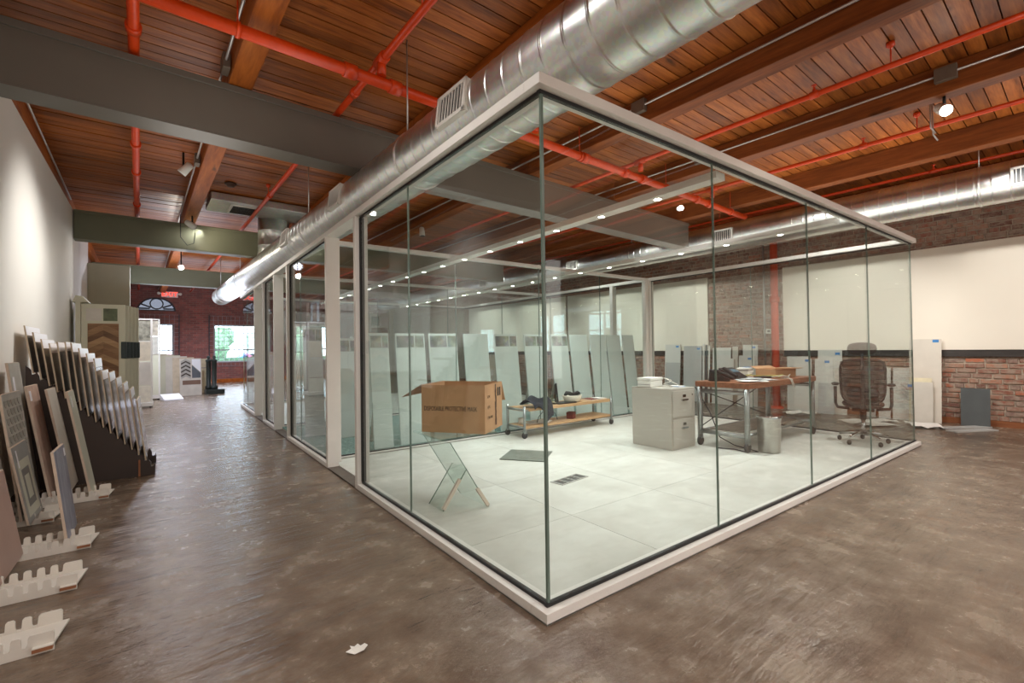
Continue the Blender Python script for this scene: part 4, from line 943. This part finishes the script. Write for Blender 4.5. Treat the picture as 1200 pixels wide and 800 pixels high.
# ---- framed tile stands farther on
def frame_stand(x0, x1, y, h, lab, rows):
    t = thing('tile_stand', lab, 'display stand', (x0, y, 0), 0, 'framed tile stands by the white wall'); w_ = x1 - x0
    for a, b in ((0, .03), (w_ - .035, w_)): MB().box(a, b, 0, .035, .12, h).build('upright', M_RACK, t, .003)
    MB().box(.0305, w_ - .0355, .0, .035, h - .03, h).build('top_bar', M_RACK, t); MB().box(.0, w_, -.0, .5, .04, .115).build('base', M_RACK, t, .004)
    for k, (z0, z1, mt) in enumerate(rows): MB().box(.032, w_ - .037, .006, .028, z0, z1).build('tile_panel', mt, t)
    for a in (.04, w_ - .04):
        m = MB(); caster(m, a, .03, 0, .02, .02); m.build('caster', M_RUBBER, t)
frame_stand(-2.08, -1.545, 11.3, 1.94, 'white framed tile stand just behind the oak wing display', [(1.46, 1.90, plain('mottled_stone', (150, 146, 130), .4, var=.25, scale=14)), (1.02, 1.44, plain('cream_tile', (214, 202, 180), .4)), (.50, 1.00, M_TILEWHITE), (.13, .48, plain('cream_board', (226, 218, 200), .5))])
frame_stand(-1.96, -1.43, 13.3, 2.05, 'pale framed tile stand second behind the wing display', [(1.62, 2.0, plain('mottled_beige', (186, 174, 156), .4, var=.2, scale=10)), (1.16, 1.6, plain('greige_tile', (196, 190, 178), .4)), (.13, 1.14, M_WING)])
# ---- row of leaning boards with chevron panel
for k in range(6):
    x0 = -1.78 + .155*k; last = k == 5; y = 15.6 - .30*k; h = 1.02 + .03*(5 - k)
    labs_ = ['board with swatches at the far left end of the chevron row', 'second board of the row behind the chevron board', 'third board of the row behind the chevron board', 'board with black swatch in the row before the chevron board', 'pale board just left of the chevron board', 'board with chevron tiles, dark triangle and brown band near the dark posts']
    t = thing('tile_board', labs_[k], 'display board', (x0, y, 0), .05, 'row of leaning tile boards at the far end'); w_ = .50
    dy = .16
    MB().hexa([(0, 0, .001), (w_, 0, .001), (w_, .025, .001), (0, .025, .001), (0, dy, h), (w_, dy, h), (w_, dy + .025, h), (0, dy + .025, h)]).build('board', (M_TILEWHITE, bm_cols[2], M_WING)[k % 3] if not last else M_TILEWHITE, t)
    MB().bar((w_/2, dy*.9 + .04, h*.85), (w_/2, dy + .35, .012), .04, .02).build('strut', M_CAB, t)
    def P(x, z, o): return (x, dy*z/h - o, z)
    def pt(x0_, x1_, z0_, z1_, m, nm): MB().hexa([P(x0_, z0_, .0005), P(x1_, z0_, .0005), P(x1_, z1_, .0005), P(x0_, z1_, .0005), P(x0_, z0_, .003), P(x1_, z0_, .003), P(x1_, z1_, .003), P(x0_, z1_, .003)]).build(nm, m, t)
    if last:
        for n in range(9):
            for s in (-1, 1):
                z0 = .46 + n*.055; q = [P(.14, z0 + .07, .0035), P(.14 + s*.11, z0, .0035), P(.14 + s*.11, z0 + .048, .0035), P(.14, z0 + .118, .0035)]
                MB().prism(q if s > 0 else q[::-1], (0, -.003, 0)).build('chevron_tile', bm_cols[1] if n % 2 else M_TILEGREY, t)
        MB().prism([P(.28, .48, .003), P(.48, .48, .003), P(.48, .62, .003), P(.28, .84, .003)], (0, -.003, 0)).build('dark_triangle', plain('slate_blue', (88, 92, 98), .5), t); MB().prism([P(.28, .86, .003), P(.48, .64, .003), P(.48, 1.0, .003), P(.28, 1.0, .003)], (0, -.003, 0)).build('white_triangle', M_LABEL, t)
        pt(.06, .48, .30, .42, plain('brown_band', (122, 92, 74), .5), 'brown_band')
    elif k == 3: pt(.30, .42, .25, .72, M_BLACK, 'black_swatch')
    elif k == 0:
        pt(.30, .49, .68, .9, M_LABEL, 'white_swatch'); pt(.30, .49, .45, .6, bm_cols[3], 'stone_swatch'); pt(.30, .49, .25, .42, plain('teal_swatch', (70, 92, 100), .5), 'teal_swatch')
t = thing('pale_board', 'pale ivory board with two joints between the chevron board and dark posts', 'display board', (-.53, 14.85, 0))
MB().box(0, .25, 0, .03, .001, 1.0).build('board', plain('ivory', (216, 208, 176), .5), t); MB().box(0, .25, -.004, -.0005, .72, .75).build('groove', M_CAB, t)
t = thing('white_slab', 'white slab lying at the foot of the far tile stands', 'tile', (-1.20, 13.1, 0), .2); MB().hexa([(-.2, -.25, .001), (.2, -.25, .001), (.2, .2, .001), (-.2, .2, .001), (-.2, -.25, .03), (.2, -.25, .03), (.2, .2, .14), (-.2, .2, .14)]).build('slab', M_LABEL, t)
t = thing('dark_posts', 'pair of dark green cast posts with ball tops on a base block', 'post', (-.30, 14.3, 0), .1)
M_CAST = plain('dark_green_iron', (42, 50, 46), .5, var=.08)
MB().box(-.12, .34, -.14, .16, .001, .13).build('base', M_CAST, t, .01)
for dx, dy in ((-.03, .05), (.10, .0)): MB().lathe([(.085, .131), (.085, .22), (.06, .24), (.062, .92), (.075, .93), (.075, .97), (.03, .99), (.03, 1.01), (.045, 1.04), (.03, 1.08), (0.0, 1.09)], (dx, dy, 0), 16).build('post', M_CAST, t)
# ================================================================== tiles leaning on the brick wall to the right
M_TAPE = M_BLUETAPE
def wall_tile(name, lab, va, vb, h, off, mat, tape=None, th=.012, group='tiles leaning on the brick wall', u0=9.36, z0=.002, sl=.12):
    """va > vb: from left to right as seen; off = how far the foot stands out from the wall"""
    t = thing(name, lab, 'tile', bp(u0 - off, vb, z0), TH, group); W = va - vb; top = u0 - .05 - (u0 - off); top = min(max(top, .02), sl*h)
    MB().hexa([(0, 0, 0), (th, 0, 0), (th, W, 0), (0, W, 0), (top - th, 0, h), (top, 0, h), (top, W, h), (top - th, W, h)]).build('slab', mat, t, .001)
    def P(y, z, o): return ((top - th)*z/h - o, y, z)
    if tape:
        y0, z0 = tape; MB().hexa([P(y0, z0, .0004), P(y0, z0 + .04, .0004), P(y0 + .07, z0 + .04, .0004), P(y0 + .07, z0, .0004), P(y0, z0, .0014), P(y0, z0 + .04, .0014), P(y0 + .07, z0 + .04, .0014), P(y0 + .07, z0, .0014)]).build('blue_tape', M_TAPE, t)
    return t
M_WTILE = plain('white_wall_tile', (216, 214, 206), .35, var=.015, scale=3); M_GTILE = plain('grey_wall_tile', (182, 182, 178), .4, var=.03, scale=4); M_DTILE = plain('charcoal_tile', (84, 88, 88), .4, var=.04, scale=5)
W_ = wall_tile
W_('large_tile', 'tallest pale tile outside the glass corner, leaning on the white panel', 1.81, 1.44, 1.24, .22, plain('pale_warm_tile', (214, 206, 192), .45, var=.02, scale=5), (.03, 1.19))
W_('pale_tile', 'shorter pale tile in front of the tallest tile outside the glass corner', 1.77, 1.52, .60, .30, plain('pale_warm_tile2', (208, 202, 190), .45, var=.02), (.22, .52))
W_('cream_strip', 'cream strip slab standing just behind the shorter pale tile', 1.80, 1.54, .66, .265, plain('cream_strip', (226, 216, 184), .5), None)
W_('charcoal_tile', 'charcoal square tile leaning alone on the bare brick at right', 1.245, .945, .53, .16, M_DTILE)
for k in range(4): W_('white_tile', ['hindmost', 'third from front', 'second from front', 'front'][k] + ' white tile of the stack seen right of the red riser', 3.56 - .05*k, 3.22 - .03*k, .97 - .012*k, .10 + .035*k, M_WTILE, (.03, .88), sl=.05)
W_('white_tile', 'tall white tile with blue tape seen left of the chair back', 3.06, 2.70, 1.09, .13, M_WTILE, (.03, 1.0)); W_('white_tile', 'shorter white tile just in front of the one left of the chair back', 3.10, 2.82, .93, .19, M_WTILE, (.06, .86)); W_('grey_slate', 'grey slate slab in front of the white tiles left of the chair back', 3.02, 2.78, .52, .25, M_GTILE)
W_('beige_slab', 'beige slab beside the tall white tile left of the chair back', 2.80, 2.62, .78, .17, M_TILEWHITE)
W_('grey_tile', 'narrow grey tile with blue tape seen through the chair seat', 2.41, 2.24, .82, .14, M_GTILE, (.05, .74)); W_('white_tile', 'narrow white tile with blue tape seen right of the chair spine', 2.20, 2.05, .80, .14, M_WTILE, (.07, .72))
t = W_('chevron_board', 'white board with grey chevrons seen behind the right chair armrest', 2.02, 1.82, .80, .15, M_WTILE)
for k in range(3): MB().prism([(-.004 + .1*(.38 + .06*k)/.8*0 + (.09)*(.34 + .06*k)/.8 - .012, .02, .34 + .06*k), (.09*(.34 + .06*k)/.8 - .016, .10, .42 + .06*k), (.09*(.34 + .06*k)/.8 - .016, .10, .445 + .06*k), (.09*(.34 + .06*k)/.8 - .016, .02, .365 + .06*k)], (-.002, 0, 0)).build('chevron', M_GTILE, t)
W_('white_tile', 'leftmost tall white tile behind the cabinet machine', 6.10, 5.72, 1.22, .13, M_WTILE, (.04, 1.15)); W_('grey_tile', 'short grey tile in front of the leftmost white tile behind the cabinet', 6.06, 5.70, .82, .20, M_GTILE)
W_('printed_tile', 'grey white board with small print behind the left desk phone', 5.64, 5.22, 1.18, .13, M_GTILE, (.04, 1.1))
for k in range(3): W_('slat_tile', ['first', 'second', 'third'][k] + ' dark edged slab between the printed board and glossy white tile', 5.20 - .06*k, 5.16 - .06*k, 1.22 - .02*k, .12, M_DTILE if k % 2 else M_WTILE, None, .012)
W_('glossy_tile', 'glossy white slab behind the left desk phone', 4.98, 4.60, 1.14, .15, M_WTILE); W_('white_tile', 'low white tile in front of the glossy slab behind the phones', 4.82, 4.52, .92, .21, M_WTILE)
W_('printed_tile', 'white slab with printed label right of the glossy slab', 4.57, 4.46, 1.16, .12, M_TILEWHITE)
W_('white_tile', 'tall white tile with blue tape left of the thermostat', 4.36, 4.08, 1.19, .12, M_WTILE, (.04, 1.12)); W_('white_tile', 'lower white tile with blue tape left of the thermostat', 4.42, 4.12, .98, .21, M_WTILE, (.06, .9))
# papers and strips on the floor by the wall
def crumpled(name, lab, x, y, sx, sy, rz, seed, amp=.02, cat='paper'):
    g = MB(); r_ = random.Random(seed); n = 5; Z = {}
    for i in range(n + 1):
        for j in range(n + 1): Z[i, j] = (-sx/2 + sx*i/n + r_.uniform(-.1, .1)*sx/n, -sy/2 + sy*j/n + r_.uniform(-.1, .1)*sy/n, .002 + r_.random()*amp)
    for i in range(n):
        for j in range(n): g.quad(Z[i, j], Z[i+1, j], Z[i+1, j+1], Z[i, j+1])
    me = g.mesh(name, M_PAPER); b_ = _bm.new(); b_.from_mesh(me); _bm.ops.remove_doubles(b_, verts=b_.verts, dist=1e-5); b_.to_mesh(me); b_.free()
    o = link(name, me); o.location = (x, y, 0); o.rotation_euler = (0, 0, rz); return tag(o, lab, cat)
crumpled('crumpled_paper', 'crumpled white wrapping sheet on the floor outside the glass corner', 7.35, .32, .48, .34, .5, 2, .05)
crumpled('crumpled_paper', 'flat white sheet on the floor seen through glass behind the chair', 7.25, .95, .75, .3, -.5, 3, .03)
crumpled('crumpled_paper', 'second white sheet on the floor below the chair armrest', 7.0, .75, .5, .25, -.45, 5, .02)
crumpled('crumpled_paper', 'white sheet at the feet of the white tile stack', 7.3, 1.9, .5, .3, -.7, 6, .06)
for k, (x, y) in enumerate(((7.62, -.06), (7.36, -.17))):
    t = MB().box(-.07, .07, -.33, .33, .001, .014).build('floor_strip', M_GTILE); t.location = (x, y, .0); t.rotation_euler = (0, 0, math.radians(58 + 4*k)); tag(t, ['inner', 'outer'][k] + ' pale plank strip lying on the floor before the charcoal tile', 'tile', 'plank strips on the floor')
# torn scrap in the foreground
pts = [(-.05, -.035), (.0, -.04), (.045, -.02), (.055, .02), (.03, .045), (.012, .03), (-.01, .05), (-.02, .02), (-.045, .02), (-.03, .0)]
o = MB().prism([(x, y, .002 + .008*abs(x)/.05) for x, y in pts], (0, 0, .0015)).build('paper_scrap', M_PAPER); o.location = (-.703, .347, 0); o.rotation_euler = (0, 0, -.6); o.scale = (.72, .72, 1); tag(o, 'small torn white paper scrap on the concrete in the foreground', 'paper')

# ================================================================== far end: windows, sign, spot lamps, outside
M_WFRAME = plain('grey_window_frame', (176, 178, 182), .5); M_WPANE = glass('window_glass', (246, 250, 252)); M_IRON = plain('dark_iron', (46, 46, 50), .5); M_LATT = plain('pale_grille_wire', (150, 146, 150), .5)
def window(n, w_, bars=True):
    t = MB(); u0, u1, z0, z1 = w_
    for b in ((u0, u0 + .05, z0, z1), (u1 - .05, u1, z0, z1), (u0, u1, z0, z0 + .05), (u0, u1, z1 - .05, z1), (u0, u1, z0 + .46, z0 + .51)): t.box(b[0], b[1], VE + .10, VE + .16, b[2], b[3])
    f = struct(inb(t.build('window_%d' % n, M_WFRAME))); MB().box(u0 + .05, u1 - .05, VE + .125, VE + .135, z0 + .05, z1 - .05).build('pane', M_WPANE, f)
    if bars:
        nb = max(3, round((u1 - u0)/.17))
        for k in range(1, nb): MB().box(u0 + (u1 - u0)*k/nb - .008, u0 + (u1 - u0)*k/nb + .008, VE + .105, VE + .122, z0 + .05, z1 - .05).build('muntin', M_WFRAME, f)
        for k in range(1, 6): z = z0 + .51 + (z1 - z0 - .51)*k/6; MB().box(u0 + .05, u1 - .05, VE + .106, VE + .121, z - .008, z + .008).build('muntin', M_WFRAME, f)
window(1, W1); window(2, W2); window(3, W3)
for n, (a, b) in enumerate(WLW):  # frames of the added side windows, out of view, letting daylight in
    m = MB()
    for q in ((a, a + .06, .9, 3.0), (b - .06, b, .9, 3.0), (a, b, .9, .96), (a, b, 2.94, 3.0), ((a + b)/2 - .03, (a + b)/2 + .03, .9, 3.0), (a, b, 1.9, 1.95)): m.box(-1.1, -1.04, *q)
    f = struct(inb(m.build('window_%d' % (5 + n), M_WFRAME))); MB().box(-1.075, -1.065, a + .06, b - .06, .96, 2.94).build('pane', M_WPANE, f)
# wire grilles in front of the windows, larger than the openings
for w_, lab in ((W1, 'wire security grille over the left far window'), (W2, 'wire security grille over the wide far window'), (W3, 'wire security grille over the window behind the glass rooms')):
    g = thing('window_grille', lab, 'grille', bp((w_[0] + w_[1])/2, VE - .06, w_[2]), TH, 'wire grilles over the far windows'); hw = (w_[1] - w_[0])/2 + .16; hh = w_[3] - w_[2] + .33
    m = MB(); n = int(2*hw/.14)
    for k in range(n + 1): x = -hw + 2*hw*k/n; m.box(x - .004, x + .004, -.004, .004, -.14, hh)
    for k in range(13): z = -.14 + (hh + .14)*k/12; m.box(-hw, hw, -.0045, .0035, z - .004, z + .004)
    tag(m.build('wires', M_LATT, g), kind='stuff')
    for x in (-hw, hw): MB().box(x - .012, x + .012, -.012, .06, -.16, hh + .02).build('side_bar', M_IRON, g)
# arched fanlight
fan = MB(); 
def arc(r0, r1, n=20):
    for k in range(n):
        a0, a1 = math.pi*k/n, math.pi*(k + 1)/n
        fan.prism([(AU + r0*math.cos(a0), VE + .08, AZ + .86*r0*math.sin(a0)), (AU + r1*math.cos(a0), VE + .08, AZ + .86*r1*math.sin(a0)), (AU + r1*math.cos(a1), VE + .08, AZ + .86*r1*math.sin(a1)), (AU + r0*math.cos(a1), VE + .08, AZ + .86*r0*math.sin(a1))], (0, .06, 0))
arc(AR - .05, AR); fan.box(AU - AR, AU + AR, VE + .08, VE + .14, AZ, AZ + .04)
for k in range(18):
    a0, a1 = 2*math.pi*k/18, 2*math.pi*(k + 1)/18; c0 = AZ + .26
    fan.prism([(AU + .17*math.cos(a0), VE + .07, c0 + .17*math.sin(a0)), (AU + .21*math.cos(a0), VE + .07, c0 + .21*math.sin(a0)), (AU + .21*math.cos(a1), VE + .07, c0 + .21*math.sin(a1)), (AU + .17*math.cos(a1), VE + .07, c0 + .17*math.sin(a1))], (0, .06, 0))
for a in (.18, .55, math.pi - .55, math.pi - .18): fan.bar((AU + .20*math.cos(a), VE + .1, AZ + .06 + .12*math.sin(a)), (AU + .54*math.cos(a), VE + .1, AZ + .86*.54*math.sin(a)), .03, .05)
f = struct(inb(fan.build('window_4', M_IRON)))
gp = [(AU + (AR - .02)*math.cos(math.pi*k/20), VE + .10, AZ + .86*(AR - .02)*math.sin(math.pi*k/20)) for k in range(21)]
MB().prism(gp, (0, .01, 0)).build('pane', glass('frosted_fan_glass', (120, 120, 124), .2), f)
# exit sign
ex = thing('exit_sign', 'red letter exit sign on the far brick wall under the dark girder', 'sign', bp(.86, VE - .04, 3.22), TH)
MB().box(-.25, .25, -.02, .03, 0, .22).build('housing', plain('sign_white', (226, 200, 196), .5), ex, .005)
put_text('EXIT', .235, (0, -.022, .11), (math.pi/2, 0, 0), emit('exit_red', (255, 60, 40), 2.2), ex, 'letters', .001)
for s in (-1, 1): MB().lathe([(.04, -.05), (.055, .02), (.05, .03), (.0, .032)], (s*.32, -.02, .14), 14, 'y').build('emergency_lamp', M_WHITEPL, ex); MB().box(s*.28 - .035, s*.28 + .035, 0, .02, .12, .16).build('bracket', M_WHITEPL, ex)
# track spot lamps
def track_spot(u, v, z, aim, lab, lit=None, col=M_WHITEPL):
    p = bp(u, v, z); t = thing('spot_lamp', lab, 'spot lamp', p, 0, 'ceiling spot lamps'); d = (Vector(aim) - p).normalized(); R = d.to_track_quat('-Z', 'Y').to_matrix()
    MB().tube([tuple(-d*.13), tuple(-d*.11), tuple(d*.02), tuple(d*.035)], [.02, .042, .05, .05], 18).build('head', col, t)
    MB().tube([(0, 0, 0), (0, 0, .09), (0, 0, ZB - z - .001 if z < ZB else ZC - z)], [.012, .012, .012], 8).build('stem', M_BLACK, t)
    q = MB(); q.lathe([(.045, .0), (.0, .001)], n=18); me = q.mesh('lens', M_LAMP if lit else M_BLACK); l = link('lens', me, t); l.location = tuple(d*.0365); l.rotation_euler = R.to_euler()
    if lit: spot_lamp(p + d*.08, aim, lit, 100, .8, (1, .90, .74), .05)
track_spot(5.60, .81, 3.26, bp(3.2, -.6, 1.4), 'lit ceiling spot lamp shining by the right timber beam', 70)
track_spot(.66, 11.6, 2.92, bp(.7, 9.6, 2.9), 'lit spot lamp at the far end of the corridor beam', 26)
track_spot(.42, 6.9, 3.40, bp(-.9, 7.4, 1.7), 'unlit white spot lamp left of the corridor beam beyond the big girder'); track_spot(.66, 9.0, 3.22, bp(1.25, 9.56, 2.98), 'white spot lamp hanging before the olive girder, lighting it', 14)
track_spot(3.93, 7.45, 3.24, bp(3.9, 7.0, 0), 'white spot lamp seen through the glass roof beyond the girder')
t = thing('lamp_cord', 'black cord looping below the spot lamp at the olive girder', 'cable', bp(.62, 9.4, 3.0), TH); MB().tube([(-.1, -.1, .45), (-.09, 0, .1), (0, 0.02, -.02), (.09, .02, .02), (.11, 0, .2)], .006, 6).build('cord', M_CABLEK, t)
# ---- outside the far windows
struct(inb(MB().box(-40, 30, 10, 70, -.45, -.35).build('ground', plain('asphalt', (150, 150, 150), .9)))); 
tag(inb(MB().box(-12, 30, 27, 27.5, -.3, .9).build('hedge', plain('hedge_green', (84, 116, 90), .9, var=.3, scale=9))), 'clipped green hedge outside the far windows', 'hedge')
M_LEAF = plain('leaf_green', (96, 130, 96), .8, var=.3, scale=5); M_BARK = plain('bark', (92, 76, 62), .9)
for k, (u, v, h) in enumerate(((3.9, 40, 3.3), (-2.6, 46, 4.0), (9.5, 44, 4.4))):
    t = thing('tree', ['bushy tree outside the wide far window', 'bushy tree outside the left far window', 'bushy tree outside the window behind the glass rooms'][k], 'tree', bp(u, v, -.3), 0, 'trees outside'); r_ = random.Random(k)
    MB().tube([(0, 0, 0), (.05, 0, h*.4), (0, .1, h*.6)], [.16, .12, .07], 8).build('trunk', M_BARK, t)
    me = bpy.data.meshes.new('crown'); b_ = _bm.new()
    for q in range(12): _bm.ops.create_icosphere(b_, subdivisions=2, radius=r_.uniform(.6, 1.0)*h*.24, matrix=Matrix.Translation((r_.uniform(-1, 1)*h*.28, r_.uniform(-1, 1)*h*.28, h*.62 + r_.uniform(-1, 1)*h*.22)))
    for v_ in b_.verts: v_.co += Vector((r_.uniform(-.1, .1), r_.uniform(-.1, .1), r_.uniform(-.1, .1)))
    b_.to_mesh(me); b_.free(); me.materials.append(M_LEAF); tag(link('crown', me, t), kind='stuff')
def car(u, v, c, lab):
    t = thing('car', lab, 'car', bp(u, v, -.3), TH, 'parked cars outside'); mt = plain('car_paint', c, .3, var=0)
    MB().prism([(-2.1, -.8, .3), (2.1, -.8, .3), (2.15, -.8, .75), (1.3, -.8, .9), (.8, -.8, 1.4), (-1.1, -.8, 1.42), (-1.8, -.8, .95), (-2.15, -.8, .85)], (0, 1.6, 0)).build('body', mt, t, .05)
    MB().prism([(.75, -.81, .95), (.55, -.81, 1.32), (-1.0, -.81, 1.34), (-1.45, -.81, .97)], (0, 1.62, 0)).build('windows', M_BLACK, t)
    for x in (-1.3, 1.35): MB().lathe([(.1, -.84), (.32, -.84), (.32, .84), (.1, .84)], (x, 0, .32), 18, 'y').build('wheel', M_RUBBER, t)
car(1.2, 31, (200, 120, 150), 'pink red car parked outside left of the wide far window'); car(6.2, 33, (80, 130, 190), 'blue car parked outside the wide far window'); car(-.6, 36, (230, 232, 236), 'white car parked outside the left far window')

# small ceiling details
t = thing('smoke_detector', 'small dark round detector on the planks before the flat duct box', 'detector', bp(1.03, 7.76, ZC - .005)); MB().lathe([(.0, -.05), (.04, -.05), (.06, -.02), (.075, -.018), (.075, .004)], n=18).build('housing', plain('bronze_plastic', (70, 44, 30), .5), t)
for k, (u, v) in enumerate(((6.05, .98), (6.28, 1.0))): tag(MB().tube([bp(u, v, ZC), bp(u + .02, v, 3.30), bp(u + .05, v - .03, 3.24)], .007, 6).build('hook_rod', M_CONDUIT), ['left', 'right'][k] + ' thin bent hook rod beside the lit spot lamp', 'rod', 'hook rods by the lit spot lamp')
